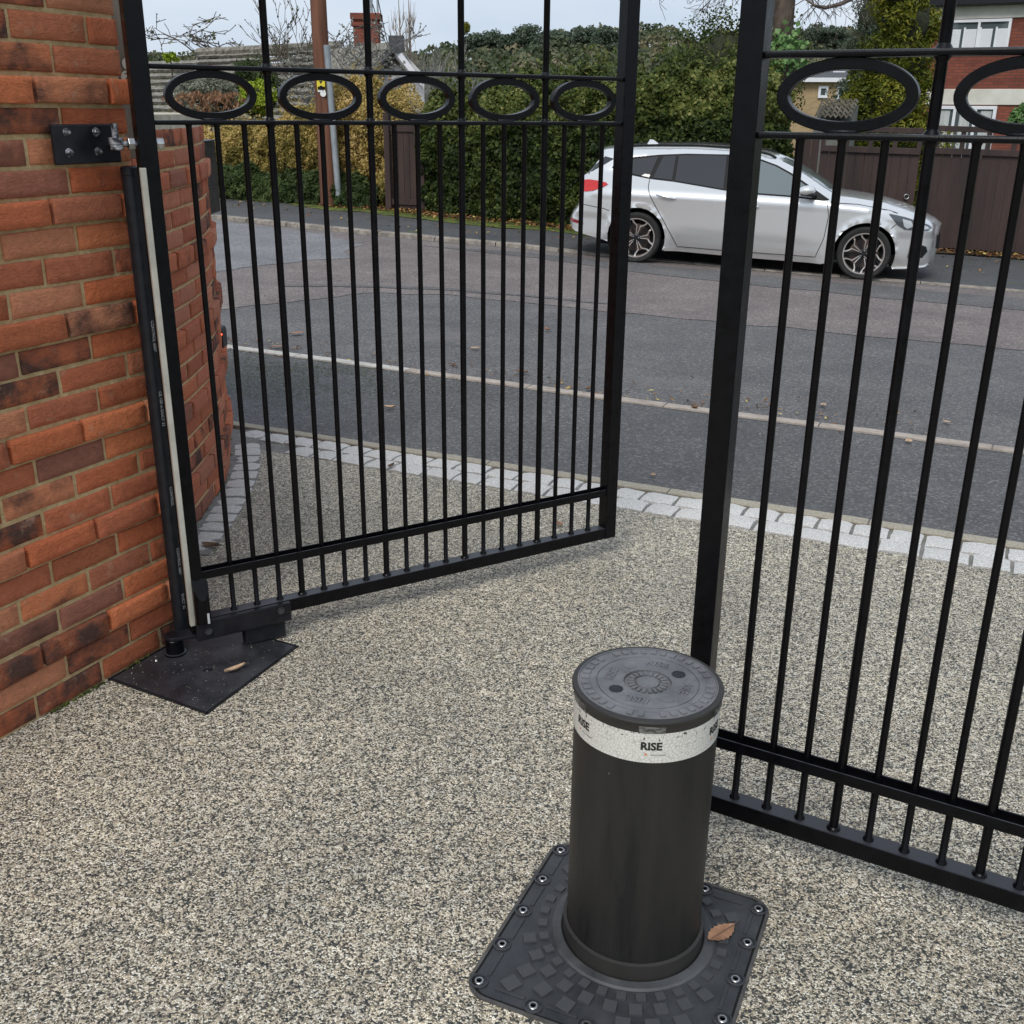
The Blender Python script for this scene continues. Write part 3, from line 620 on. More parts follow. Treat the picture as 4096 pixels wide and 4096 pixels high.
# cable conduit and grey trunking against the wall end
cd = thing('cable_conduit', 'black plastic conduit pipe standing against the brick wall end', 'pipe', (-1.072, 3.10, 0))
b = MB(); cp_ = V(333, 1094, 3.09); cx, cy = cp_.x, 3.09
b.lathe([(0, .05), (.024, .05), (.024, 1.47), (.0255, 1.472), (.0255, 1.492), (.021, 1.494), (.021, 1.45), (0, 1.45)], (cx, cy, 0), 24); b.build('pipe', M['conduit'], cd, world=True, smooth=35)
tk = thing('cable_trunking', 'slim pale grey cable trunking upright between conduit pipe and gate', 'trunking', (-1.055, 3.12, 0))
b = MB(); tk_ = V(354.2, 1094, 2.985); b.box((tk_.x, 2.985, .808), (.016, .018, 1.375), Matrix.Rotation(R(31), 3, 'Z')); b.build('channel', M['trunking'], tk, world=True, bev=.002)
def bend_text(name, s_, size, cx, cy, r, z, ang, m, parent, vertical=False, bold=.0, push=.0006, maxseg=None):
    v, f = text_mesh(s_, size, 0, bold); b = MB()
    for x, y, _ in v:
        if vertical: x, y = y, -x
        a = ang+x/r; b.v.append((cx+(r+push)*math.cos(a), cy+(r+push)*math.sin(a), z+y))
    b.f = f; return b.build(name, m, parent, world=True)
CA = math.atan2(-cy, -cx)
for z, s_ in ((1.02, 'CONTROL 6007'), (.80, 'CE 100 m DUCT 32'), (.52, 'CONTROL'), (.30, 'CONTROL 6007'), (.16, 'DUCT 32')): bend_text('printing', s_, .013, cx, cy, .024, z, CA+.6, M['print'], cd, vertical=True)

# weathered post with number tags behind the wall end
tp = thing('timber_post', 'grey weathered timber post behind the brick wall end', 'post', (-1.16, 3.42, 0))
MB().box((-1.175, 3.42, 1.9), (.075, .05, .80), Matrix.Rotation(R(20), 3, 'Z')).build('post', M['timber'], tp, world=True, bev=.003)
for i, (u, v, s_) in enumerate(((241.5, 120, '0'), (239.5, 145, '2'))):
    p = V(u, v, 3.385-i*.006); t_ = thing('number_tag', ['upper round white number tag on the grey timber post', 'lower round white number tag reading 2 on the grey timber post'][i], 'tag', p, 0, 'white number tags on the timber post')
    b = MB(); b.cyl((0, 0, 0), (0, .004, 0), .0175, n=24); b.build('disc', M['plate_white'], t_)
    v_, f_ = text_mesh(s_, .026); b = MB(); b.raw([(x, -.0008, y) for x, y, _ in v_], f_); b.build('numeral', M['ink'], t_)

# letter box and sensor on the curved wall
lb = thing('letter_box', 'tall black metal box fixed to the street side of the curved wall', 'letter box', (-1.66, 5.72, 1.3))
MB().box((-1.645, 5.74, 1.305), (.12, .3, .357)).build('body', M['black'], lb, world=True, bev=.004)
MB().box((-1.643, 5.74, 1.487), (.13, .31, .008)).build('lid', M['blackflat'], lb, world=True, bev=.002)
ss = thing('gate_sensor', 'small black sensor with a red light on the curved brick wall', 'sensor', (-1.49, 5.29, .57))
b = MB(); pr = [(-.03, -.055), (.027, -.055), (.030, -.03), (.030, .035), (.022, .052), (.0, .058), (-.03, .058)]
b.prism(pr, -.04, .04, Matrix.Translation((-1.487, 5.29, .567)) @ Matrix.Rotation(R(90), 4, 'X')); b.build('housing', M['conduit'], ss, world=True, bev=.003)
m_, n_, b_ = new_mat('red_led'); b_.inputs['Emission Color'].default_value = (1, .05, .02, 1); b_.inputs['Emission Strength'].default_value = 8; b_.inputs['Base Color'].default_value = (.5, .02, .01, 1)
MB().lathe([(0, -.004), (.0055, -.002), (.0075, 0)], (-1.4665, 5.2485, .588), 12, 'y').build('red_light', m_, ss, world=True, smooth=True)

# ------------------------------------------------------------------ rising bollard
M['bol'] = mat('bollard_black', (.022, .0205, .019), (.034, .032, .029), 5, .5, bumpd=.0005, bscale=220, stretch=(1, 1, .35), rrange=(.42, .58))
m, n, b_ = new_mat('bollard_shaft'); tcn = nd(n, 'ShaderNodeTexCoord'); mpn = nd(n, 'ShaderNodeMapping'); mpn.inputs['Scale'].default_value = (17, 17, 2.2); n.links.new(tcn.outputs['Object'], mpn.inputs[0])
z1 = nd(n, 'ShaderNodeTexNoise', Scale=1, Detail=5, Roughness=.65, Distortion=.3); n.links.new(mpn.outputs[0], z1.inputs['Vector']); r1 = ramp(n, [(.38, (.005, .005, .0055)), (.47, (.012, .0115, .011)), (.66, (.019, .0175, .0155))]); n.links.new(z1.outputs['Fac'], r1.inputs[0])
z2 = nd(n, 'ShaderNodeTexVoronoi', Scale=38); n.links.new(tcn.outputs['Object'], z2.inputs['Vector']); r2 = ramp(n, [(.04, (1, 1, 1)), (.07, (0, 0, 0))]); n.links.new(z2.outputs['Distance'], r2.inputs[0]); sp_ = nd(n, 'ShaderNodeSeparateColor'); n.links.new(z2.outputs['Color'], sp_.inputs[0]); g_ = nd(n, 'ShaderNodeMath', operation='GREATER_THAN'); g_.inputs[1].default_value = .9; n.links.new(sp_.outputs[0], g_.inputs[0]); ml = nd(n, 'ShaderNodeMath', operation='MULTIPLY'); n.links.new(g_.outputs[0], ml.inputs[0]); n.links.new(r2.outputs[0], ml.inputs[1])
n.links.new(mix(n, r1.outputs[0], (.16, .15, .14), ml.outputs[0]), b_.inputs['Base Color']); b_.inputs['Roughness'].default_value = .52; z3 = nd(n, 'ShaderNodeTexNoise', Scale=300, Detail=2); n.links.new(tcn.outputs['Object'], z3.inputs['Vector']); bump(n, b_, z3.outputs['Fac'], .0004); M['shaft'] = m
m, n, b_ = new_mat('reflective_band'); tcn = nd(n, 'ShaderNodeTexCoord'); z1 = nd(n, 'ShaderNodeTexVoronoi', Scale=150, feature='DISTANCE_TO_EDGE'); n.links.new(tcn.outputs['Object'], z1.inputs['Vector']); r1 = ramp(n, [(.0, (.50, .49, .44)), (.12, (.74, .73, .68))]); n.links.new(z1.outputs[0], r1.inputs[0])
z2 = nd(n, 'ShaderNodeTexNoise', Scale=95, Detail=5, Roughness=.7); n.links.new(tcn.outputs['Object'], z2.inputs['Vector']); sx = nd(n, 'ShaderNodeSeparateXYZ'); n.links.new(tcn.outputs['Object'], sx.inputs[0])
mrz = nd(n, 'ShaderNodeMapRange'); mrz.inputs['From Min'].default_value = .527; mrz.inputs['From Max'].default_value = .587; mrz.inputs['To Min'].default_value = -.12; mrz.inputs['To Max'].default_value = .12; n.links.new(sx.outputs['Z'], mrz.inputs[0]); a_ = nd(n, 'ShaderNodeMath', operation='ADD'); n.links.new(z2.outputs['Fac'], a_.inputs[0]); n.links.new(mrz.outputs[0], a_.inputs[1]); r2 = ramp(n, [(.66, (0, 0, 0)), (.70, (1, 1, 1))]); n.links.new(a_.outputs[0], r2.inputs[0])
n.links.new(mix(n, r1.outputs[0], (.05, .045, .04), r2.outputs[0]), b_.inputs['Base Color']); b_.inputs['Roughness'].default_value = .35; b_.inputs['Metallic'].default_value = .15; M['band'] = m
M['capm'] = mat('cap_grey_black', (.10, .102, .108), (.18, .182, .19), 16, .6, bumpd=.0006, bscale=180, rrange=(.42, .62)); M['platem'] = mat('base_cast_black', (.024, .026, .030), (.05, .053, .058), 9, .5, bumpd=.0008, bscale=120, rrange=(.42, .6))
M['mesh'] = mat('louvre_grille', (.05, .048, .042), (.16, .155, .14), 90, .6, stretch=(1, 1, 2), lo=.45, hi=.55)
BC = (.268, 1.809); BT = .668; BR = .1415
bo = thing('bollard', 'black rising bollard with a white RISE reflective band and round lid', 'bollard', (*BC, 0), 0)
def lat(name, prof, m, n=96, parent=bo, sm=30, **k): b = MB(); b.lathe(prof, (0, 0, 0), n); return b.build(name, m, parent, smooth=sm, **k)
lat('shaft', [(BR, -.04), (BR, .59)], M['shaft'])
lat('collar', [(.1425, .012), (.1425, .044), (.1495, .042), (.1495, -.012), (.1425, -.012)], M['bol'])
bd_ = lat('reflective_band', [(BR+.0002, .578), (BR+.0012, .578), (BR+.0012, .642), (BR+.0002, .642)], M['band'])
rim = lat('cap_rim', [(BR-.001, .640), (.1425, .6405), (.1435, .644), (.1440, .655), (.1462, .6585), (.1475, .664), (.1462, .667), (.142, .668), (.134, .668)], M['bol'])
# lid with recesses
lid = lat('lid', [(.1365, .6665), (.1365, .6690), (.1345, .6690), (.1342, .6672), (.1110, .6672), (.1110, .6680), (.1005, .6680), (.1000, .6660), (.0982, .6660), (.0977, .6682), (.0470, .6682), (.0464, .6630), (.0440, .6630), (.0438, .6645), (.0240, .6645), (.0228, .6630), (.0215, .6672), (.008, .6684), (0, .6686)], M['capm'])
face = 4.62                                                         # direction the camera side of the lid faces
def radial_box(b, r, an, lr, lt, z, h): b.box((r*math.cos(an), r*math.sin(an), z+h*.2), (lr, lt, h*1.3), Matrix.Rotation(an, 3, 'Z'))
b = MB()
for k in range(38):
    if rng.random() < .93: radial_box(b, .1215, 2*math.pi*k/38+.03, .015, .0105, .6682, .0024)
b.build('lid_block', M['capm'], bo, kind='stuff', bev=.0006)
b = MB()
for k in range(20): radial_box(b, .0335, 2*math.pi*k/20, .013, .0062, .6662, .0026)
b.build('hub_rib', M['capm'], bo, kind='stuff', bev=.0005)
for k in range(4):
    an = 2*math.pi*k/4+1.19; v_, f_ = text_mesh('RISE', .0245, .0032, .0006); b = MB(); r0 = .0735
    rot = an-math.pi/2
    b.raw([((r0+y)*math.cos(an)+x*math.cos(rot), (r0+y)*math.sin(an)+x*math.sin(rot), .6690+z) for x, y, z in v_], f_); b.build('raised_lettering', M['capm'], bo)
M['dark'] = mat('dark_hole', (.006, .006, .008), rough=.5)
for k in range(4):
    an = 2*math.pi*k/4+.42; r0 = .0705; c = (r0*math.cos(an), r0*math.sin(an), .6684); b = MB(); b.lathe([(.0138, -.0004), (.0138, .0006), (.0122, .0006), (.0117, .0001), (0, .0001)], c, 24); b.build('lifting_hole', M['conduit'] if k % 2 == 0 else M['capm'], bo, smooth=30)
for k in range(3):
    an = -1.62+.0+(k-1)*1.15; b = MB(); nseg = 12
    for i in range(nseg+1):
        a = an-.17+.34*i/nseg
        for zz in (.6425, .6605-.004): b.v.append((.1448*math.cos(a), .1448*math.sin(a), zz))
    for i in range(nseg): b.f.append((2*i, 2*i+2, 2*i+3, 2*i+1))
    b.build('louvre', M['mesh'], bo)
    for j in range(4):
        b = MB(); b.tube([(.1452*math.cos(an-.165+.33*i/10), .1452*math.sin(an-.165+.33*i/10), .6448+.0031*j) for i in range(11)], .0006, 4); b.build('louvre_bar', M['steel'] if 0 else M['mesh'], bo)
# print on the band: seen from the drive at three places round the shaft
def bo_text(s_, size, ang, z, m, bold=0, slant=0):
    v, f = text_mesh(s_, size, 0, bold); b = MB(); r = BR+.0018
    for x, y, _ in v: a = ang+x/r; b.v.append((r*math.cos(a), r*math.sin(a), z+y))
    b.f = f; return b.build('printing', m, bo)
for ang in (-1.62-1.06, -1.62-.0, -1.62+1.06, -1.62+2.12, -1.62+3.18):
    bo_text('RISE', .0225, ang+.0, .613, M['ink'], .0009); bo_text('www.riseweb.it', .0048, ang+.10, .5955, M['ink']); bo_text('Made in ITALY', .0045, ang+.42, .612, M['trunking'])
    b = MB(); a = ang-.065; r = BR+.0018
    for zz in (.594, .598):
        for da in (-.014, .014): b.v.append((r*math.cos(a+da), r*math.sin(a+da), zz))
    b.f = [(0, 1, 3, 2)]; b.build('orange_mark', M['orange'], bo)
for c_ in bo.children:                                              # the shaft stands 0.61 m proud
    for v_ in c_.data.vertices:
        if v_.co.z > .3: v_.co.z -= .058
# base frame
bang = R(66); ea = Vector((math.cos(bang), math.sin(bang))); eb = Vector((math.sin(bang), -math.cos(bang)))
bp = thing('cast_base_plate', 'black square cast base plate with raised studs and bolts around the bollard', 'base plate', (.248, 1.763, 0), bang-math.pi/2)
HS = .260; M['void0'] = mat('gap_shade_black', (.004, .004, .004), rough=.8)
def rrect(h, r, n=8):
    out = []
    for cx_, cy_, a0 in ((h-r, h-r, 0), (-h+r, h-r, 90), (-h+r, -h+r, 180), (h-r, -h+r, 270)):
        for k in range(n+1): a = R(a0+90*k/n); out.append((cx_+r*math.cos(a), cy_+r*math.sin(a)))
    return out
def rplate(b, outer, rin, z0, z1, c=(0, 0)):                        # plate with a round hole
    n = len(outer); 
    inner = []
    for x, y in outer: a = math.atan2(y-c[1], x-c[0]); inner.append((c[0]+rin*math.cos(a), c[1]+rin*math.sin(a)))
    vs = [(x, y, z1) for x, y in outer]+[(x, y, z1) for x, y in inner]+[(x, y, z0) for x, y in outer]+[(x, y, z0) for x, y in inner]
    fs = []
    for i in range(n): j = (i+1) % n; fs += [(i, j, n+j, n+i), (2*n+i, 2*n+j, j, i), (n+i, n+j, 3*n+j, 3*n+i)]
    b.raw(vs, fs)
OUT = []
rr = rrect(HS-.012, .045, 10)
for i in range(len(rr)):
    a, c = rr[i], rr[(i+1) % len(rr)]; k = max(1, int(math.dist(a, c)/.01))
    for j in range(k): OUT.append((a[0]+(c[0]-a[0])*j/k, a[1]+(c[1]-a[1])*j/k))
cB = (Matrix.Rotation(-(bang-math.pi/2), 2) @ Vector((BC[0]-.248, BC[1]-1.763))); cB = (cB.x, cB.y)
b = MB(); b.prism(rrect(HS-.004, .048), -.02, .0016); b.build('gap_shade', M['void0'], bp)  # black sheet added below the plate, painting shade into its open gaps
b = MB(); rplate(b, OUT, .1535, -.04, .004, cB); b.build('plate', M['platem'], bp, smooth=30)
b = MB(); o_, i_ = rrect(HS, .052, 10), rrect(HS-.007, .047, 10); n = len(o_)
b.raw([(x, y, .0045) for x, y in o_]+[(x, y, .0045) for x, y in i_]+[(x, y, -.03) for x, y in o_]+[(x, y, -.03) for x, y in i_], [q for i in range(n) for q in ((i, (i+1) % n, n+(i+1) % n, n+i), (2*n+i, 2*n+(i+1) % n, (i+1) % n, i), (n+i, n+(i+1) % n, 3*n+(i+1) % n, 3*n+i))]); b.build('outer_frame', mat('frame_grey', (.05, .047, .045), (.1, .095, .09), 20, .6), bp, smooth=30)
b = MB(); b.lathe([(.1525, -.03), (.1525, .0072), (.1545, .0085), (.172, .0085), (.1765, .0045)], (*cB, 0), 80); b.build('ring_flange', mat('scuffed_flange', (.035, .037, .04), (.085, .088, .094), 9, .6, bumpd=.0006, bscale=60, rrange=(.5, .7)), bp, smooth=30)
bolts = []
for i in range(5):
    y = -.222+.111*i
    bolts += [(-HS+.025, y), (HS-.025, y)]
for x in (-.111, 0, .111): bolts += [(x, HS-.025), (x, -HS+.025)]
b0 = None
for x, y in bolts:
    if b0 is None:
        b = MB(); b.lathe([(.0185, .004), (.0195, .0075), (.0155, .0078), (.0145, .0045), (.0145, .001)], (0, 0, 0), 24); 
        b0 = thing('x', '', '', (0, 0, 0)); bpy.data.objects.remove(b0)
        boss = b.build('bolt_boss', M['platem'], bp, smooth=35); scr = MB(); scr.lathe([(.0098, .001), (.0098, .0072), (.0088, .0082), (.0058, .0082), (.0052, .004), (0, .004)], (0, 0, 0), 20); scr = scr.build('bolt', M['steel'], bp, smooth=35); b0 = 1; boss.location = scr.location = (x, y, 0)
    else:
        for src in (boss, scr): o = inst(src, bp); o.location = (x, y, 0)
# raised studs in rings, cut by the edge
M['studm'] = mat('worn_stud', (.035, .038, .042), (.085, .088, .094), 22, .55, bumpd=.0006, bscale=90, coords='Generated'); stud = None
for r_, L_, cnt_, ph in ((.193, .020, 31, .05), (.224, .027, 28, .12), (.262, .031, 28, .02), (.305, .034, 28, .07)):
    for k in range(cnt_):
        a = 2*math.pi*k/cnt_+ph; x, y = cB[0]+r_*math.cos(a), cB[1]+r_*math.sin(a)
        if max(abs(x), abs(y)) > HS-.043-L_*.3: continue
        if min(math.hypot(x-p[0], y-p[1]) for p in bolts) < .019+L_*.6: continue
        if stud is None: b = MB(); b.box((0, 0, .0), (1, 1, .008)); stud = b.build('stud', M['studm'], bp, bev=.0008); o = stud
        else: o = inst(stud, bp)
        o.location = (x, y, .0045); o.rotation_euler = (0, 0, a+rng.uniform(-.05, .05)); o.scale = (L_, L_*.95, 1)
for sx_, sy_ in ((1, 0), (-1, 0), (0, 1), (0, -1)):
    for i in range(4):
        t = -.1665+.111*i; c = (sx_*(HS-.036)+(t if sy_ else 0), sy_*(HS-.036)+(t if sx_ else 0)); b = MB(); b.box((c[0], c[1], .005), (.008 if sx_ else .066, .066 if sx_ else .008, .004)); b.build('edge_rib', M['platem'], bp, bev=.0008)

# ------------------------------------------------------------------ vegetation helpers
def np_mesh(name, v, f, m, parent=None, tone=None, kind=None, off=None, smooth=False):
    v = np.asarray(v, dtype=np.float32); f = np.asarray(f, dtype=np.int32)
    if parent is not None and off is None: v = v-np.array(wm(parent).translation, dtype=np.float32)
    me = bpy.data.meshes.new(name); k = f.shape[1]; me.vertices.add(len(v)); me.vertices.foreach_set('co', v.ravel())
    me.loops.add(f.size); me.loops.foreach_set('vertex_index', f.ravel()); me.polygons.add(len(f)); me.polygons.foreach_set('loop_start', np.arange(0, f.size, k, dtype=np.int32)); me.polygons.foreach_set('loop_total', np.full(len(f), k, dtype=np.int32))
    me.update(calc_edges=True); me.materials.append(m)
    if smooth: me.shade_smooth()
    if tone is not None: a = me.attributes.new('tone', 'FLOAT', 'POINT'); a.data.foreach_set('value', np.asarray(tone, dtype=np.float32))
    o = bpy.data.objects.new(name, me); COL.objects.link(o)
    if parent is not None: o.parent = parent
    if kind: o['kind'] = kind
    return o
def leaves(P, N_, size, aspect, rs, jit=.9, droop=0, sizevar=.35, tone=None):
    n = len(P); nr = N_+rs.normal(0, jit, (n, 3)); nr /= np.linalg.norm(nr, axis=1, keepdims=True)+1e-9
    up = rs.normal(0, 1, (n, 3)); up[:, 2] -= droop; u = up-nr*(up*nr).sum(1, keepdims=True); u /= np.linalg.norm(u, axis=1, keepdims=True)+1e-9; w_ = np.cross(nr, u)
    s = size*(1+rs.uniform(-sizevar, sizevar, n))[:, None]
    V_ = np.stack([P-u*s*.5, P+w_*s*.5*aspect+nr*s*.08, P+u*s*.5, P-w_*s*.5*aspect+nr*s*.08], 1).reshape(-1, 3)
    F_ = np.arange(4*n).reshape(-1, 4); t = rs.uniform(0, 1, n) if tone is None else tone
    return V_, F_, np.repeat(t, 4)
def fnoise(P, sc_, seed):                                          # cheap smooth 3-D noise, about -1..1
    rs = np.random.RandomState(seed); o = np.zeros(len(P))
    for k in range(7):
        d = rs.normal(0, 1, 3); d /= np.linalg.norm(d); fr = sc_*(1+k*.55); o += np.sin(P@d*fr+rs.uniform(0, 6.28)+1.7*np.sin(P@rs.normal(0, .6, 3)*fr))/(1+k*.35)
    return o/3.2
LM = {
 'ivy': leaf_mat('dark_hedge_leaves', [(0, (.014, .026, .008)), (.3, (.038, .06, .014)), (.6, (.085, .115, .024)), (.85, (.17, .185, .045)), (1, (.32, .31, .11))]),
 'yel': leaf_mat('golden_hedge_leaves', [(0, (.07, .075, .018)), (.3, (.24, .20, .05)), (.6, (.47, .35, .11)), (.85, (.66, .47, .18)), (1, (.76, .6, .32))]),
 'grn': leaf_mat('shrub_leaves', [(0, (.02, .035, .012)), (.5, (.055, .085, .025)), (1, (.14, .17, .05))]),
 'lime': leaf_mat('lime_leaves', [(0, (.10, .16, .01)), (.5, (.3, .4, .03)), (1, (.5, .58, .08))]),
 'gold': leaf_mat('golden_conifer_sprays', [(0, (.03, .05, .006)), (.4, (.11, .13, .012)), (.75, (.26, .25, .03)), (1, (.42, .38, .07))]),
 'pine': leaf_mat('pine_needles', [(0, (.065, .09, .065)), (.6, (.115, .15, .10)), (1, (.19, .22, .15))]),  # needle colours lightened to paint distance haze into the pines
 'wood': leaf_mat('far_wood_foliage', [(0, (.06, .085, .045)), (.5, (.115, .135, .07)), (.8, (.19, .175, .10)), (1, (.26, .22, .14))]),
 'bright': leaf_mat('bright_ivy_leaves', [(0, (.05, .12, .03)), (.5, (.12, .24, .07)), (1, (.25, .4, .16))]),
 'brown': leaf_mat('bracken_fronds', [(0, (.09, .04, .02)), (.5, (.2, .1, .05)), (1, (.38, .22, .12))]),
 'litter': leaf_mat('fallen_leaf_litter', [(0, (.05, .025, .012)), (.4, (.14, .06, .025)), (.7, (.26, .13, .05)), (.92, (.42, .28, .08)), (1, (.6, .5, .15))], trans=0),
 'lichen': leaf_mat('lichened_leaves', [(0, (.10, .11, .08)), (.5, (.22, .23, .17)), (1, (.4, .4, .32))]),
}
M['bark'] = mat('bark', (.04, .028, .02), (.13, .10, .075), 14, .95, bumpd=.03, bscale=22, stretch=(1, 1, .25))
M['twig'] = mat('twigs', (.07, .055, .045), (.16, .13, .11), 8, .9)
M['paletwig'] = mat('pale_twigs', (.2, .165, .135), (.34, .28, .23), 8, .9)
M['greytwig'] = mat('grey_twigs', (.13, .125, .12), (.24, .23, .22), 8, .9)
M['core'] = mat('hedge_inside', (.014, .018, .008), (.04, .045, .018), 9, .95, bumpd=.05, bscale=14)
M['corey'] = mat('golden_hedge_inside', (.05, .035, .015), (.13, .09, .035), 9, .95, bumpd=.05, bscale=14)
def hedge(name, label, path, top, depth, mkey, core, dens, size, seed, aspect=.6, bulge=.16, cat='hedge', ybase=None, tonef=None, toptwigs=0, lowtone=0, jit=.9):
    rs = np.random.RandomState(seed); x0, y0 = path[0]; p = polyline(path, .1); acc_ = [0]
    for a, b_ in zip(p[:-1], p[1:]): acc_.append(acc_[-1]+math.dist(a, b_))
    L = acc_[-1]; pa = np.array(p); aa = np.array(acc_); T = thing(name, label, cat, (path[len(path)//2][0], path[len(path)//2][1], gz(*path[len(path)//2])))
    tp = np.array(top)                                             # (distance fraction, height above z=0)
    def surf(s, z, out):
        x = np.interp(s, aa, pa[:, 0]); y = np.interp(s, aa, pa[:, 1]); x2 = np.interp(s+.1, aa, pa[:, 0]); y2 = np.interp(s+.1, aa, pa[:, 1]); x1 = np.interp(s-.1, aa, pa[:, 0]); y1 = np.interp(s-.1, aa, pa[:, 1])
        dx, dy = x2-x1, y2-y1; l = np.hypot(dx, dy)+1e-9; return np.stack([x+dy/l*out, y-dx/l*out, z], 1), np.stack([dy/l, -dx/l, np.zeros_like(l)], 1)
    zt = lambda s: np.interp(s/L, tp[:, 0], tp[:, 1])+.05*np.sin(s*5.1+seed)+.04*np.sin(s*11.7+2*seed)
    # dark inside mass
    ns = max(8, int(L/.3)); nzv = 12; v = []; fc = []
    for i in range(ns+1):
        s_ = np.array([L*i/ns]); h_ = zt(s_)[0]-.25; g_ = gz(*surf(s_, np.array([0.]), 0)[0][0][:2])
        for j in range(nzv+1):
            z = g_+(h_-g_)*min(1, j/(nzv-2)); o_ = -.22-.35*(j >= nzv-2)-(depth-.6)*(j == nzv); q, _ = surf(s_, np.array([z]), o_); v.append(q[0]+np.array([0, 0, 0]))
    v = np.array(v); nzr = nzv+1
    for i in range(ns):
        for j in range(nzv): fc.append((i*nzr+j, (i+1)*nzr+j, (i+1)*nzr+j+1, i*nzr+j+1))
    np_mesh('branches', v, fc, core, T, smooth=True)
    nf = int(L*2.8*dens); s = rs.uniform(0, L, nf); h_ = zt(s); g_ = np.array([gz(*q[:2]) for q in surf(s, s*0, 0)[0][::50]]).mean()
    z = g_+.03+(h_-g_)*rs.uniform(0, 1, nf)**.95; q, nn = surf(s, z, np.zeros(nf))
    lump = fnoise(q, 3.1, seed)*bulge+fnoise(q, 8, seed+1)*bulge*.5; edge = np.clip((z-(h_-.45))/.45, 0, 1); out = lump-.3*edge**2-np.abs(rs.normal(0, .1, nf)); out -= .12*np.clip((.5-(z-g_))/.5, 0, 1)
    q, nn = surf(s, z, out); nn[:, 2] += .25+edge
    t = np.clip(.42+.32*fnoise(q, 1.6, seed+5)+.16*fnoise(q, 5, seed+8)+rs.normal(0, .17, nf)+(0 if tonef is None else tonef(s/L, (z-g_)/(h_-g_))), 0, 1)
    nt_ = int(L*depth*dens*.7); s2 = rs.uniform(0, L, nt_); d2 = rs.uniform(0, depth, nt_); q2, n2 = surf(s2, zt(s2)-.12*(d2/depth)-np.abs(rs.normal(0, .06, nt_))+.1*np.sin(s2*7+d2*5), -.3-d2); n2[:, 2] += 2
    t2 = np.clip(.55+rs.normal(0, .2, nt_), 0, 1)
    P = np.concatenate([q, q2]); Nn = np.concatenate([nn, n2]); tt = np.concatenate([t, t2])
    if toptwigs:                                                   # leafy shoots rising above the clipped top
        ps = []
        for k in range(toptwigs):
            s_ = rs.uniform(0, L); b_, _ = surf(np.array([s_]), zt(np.array([s_])), -.3-rs.uniform(0, .4)); hh_ = rs.uniform(.12, .42); ln = rs.normal(0, .1, 2)
            m_ = rs.randint(7, 16); u = rs.uniform(0, 1, m_); ps.append(b_[0]+np.stack([ln[0]*u, ln[1]*u, u*hh_], 1)+rs.normal(0, .03, (m_, 3)))
        P3 = np.concatenate(ps); P = np.concatenate([P, P3]); Nn = np.concatenate([Nn, rs.normal(0, 1, P3.shape)]); tt = np.concatenate([tt, rs.uniform(.3, .8, len(P3))])
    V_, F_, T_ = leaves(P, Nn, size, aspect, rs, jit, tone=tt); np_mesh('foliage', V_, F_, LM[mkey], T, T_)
    return T
def trunk_mb(b, base, top, r0, r1, n=9, wob=.03, seg=7, seed=0):
    r = random.Random(seed); a, c = Vector(base), Vector(top); pts = [a.lerp(c, i/seg)+Vector((r.uniform(-wob, wob), r.uniform(-wob, wob), 0))*(i > 0) for i in range(seg+1)]
    b.tube(pts, [r0+(r1-r0)*(i/seg)**.8 for i in range(seg+1)], n); return pts
def branchy(b, p, d, L, r, lev, rr, spread=.6, up=.15, n=4, tips=None, kids=(3, 5), shrink=.62, rmin=.004):
    seg = 4; pts = [Vector(p)]; dd = Vector(d).normalized()
    for i in range(seg):
        dd = (dd+Vector((rr.gauss(0, .13), rr.gauss(0, .13), rr.gauss(0, .1)+up*.3))).normalized(); pts.append(pts[-1]+dd*L/seg)
    b.tube(pts, [max(rmin, r*(1-.6*i/seg)) for i in range(seg+1)], n if lev > 1 else 3, caps=False)
    if tips is not None: tips += [tuple(q) for q in pts[2:]] if lev <= 1 else []
    if lev <= 0: return
    for k in range(rr.randint(*kids)):
        i = rr.uniform(.35, 1)*seg; j = min(seg-1, int(i)); q = pts[j].lerp(pts[j+1], i-j); side = Vector((rr.gauss(0, 1), rr.gauss(0, 1), rr.gauss(0, .5))).normalized()
        branchy(b, q, dd*(1-spread)+side*spread+Vector((0, 0, up)), L*shrink*rr.uniform(.75, 1.15), r*.5, lev-1, rr, spread, up, n, tips, kids, shrink, rmin)
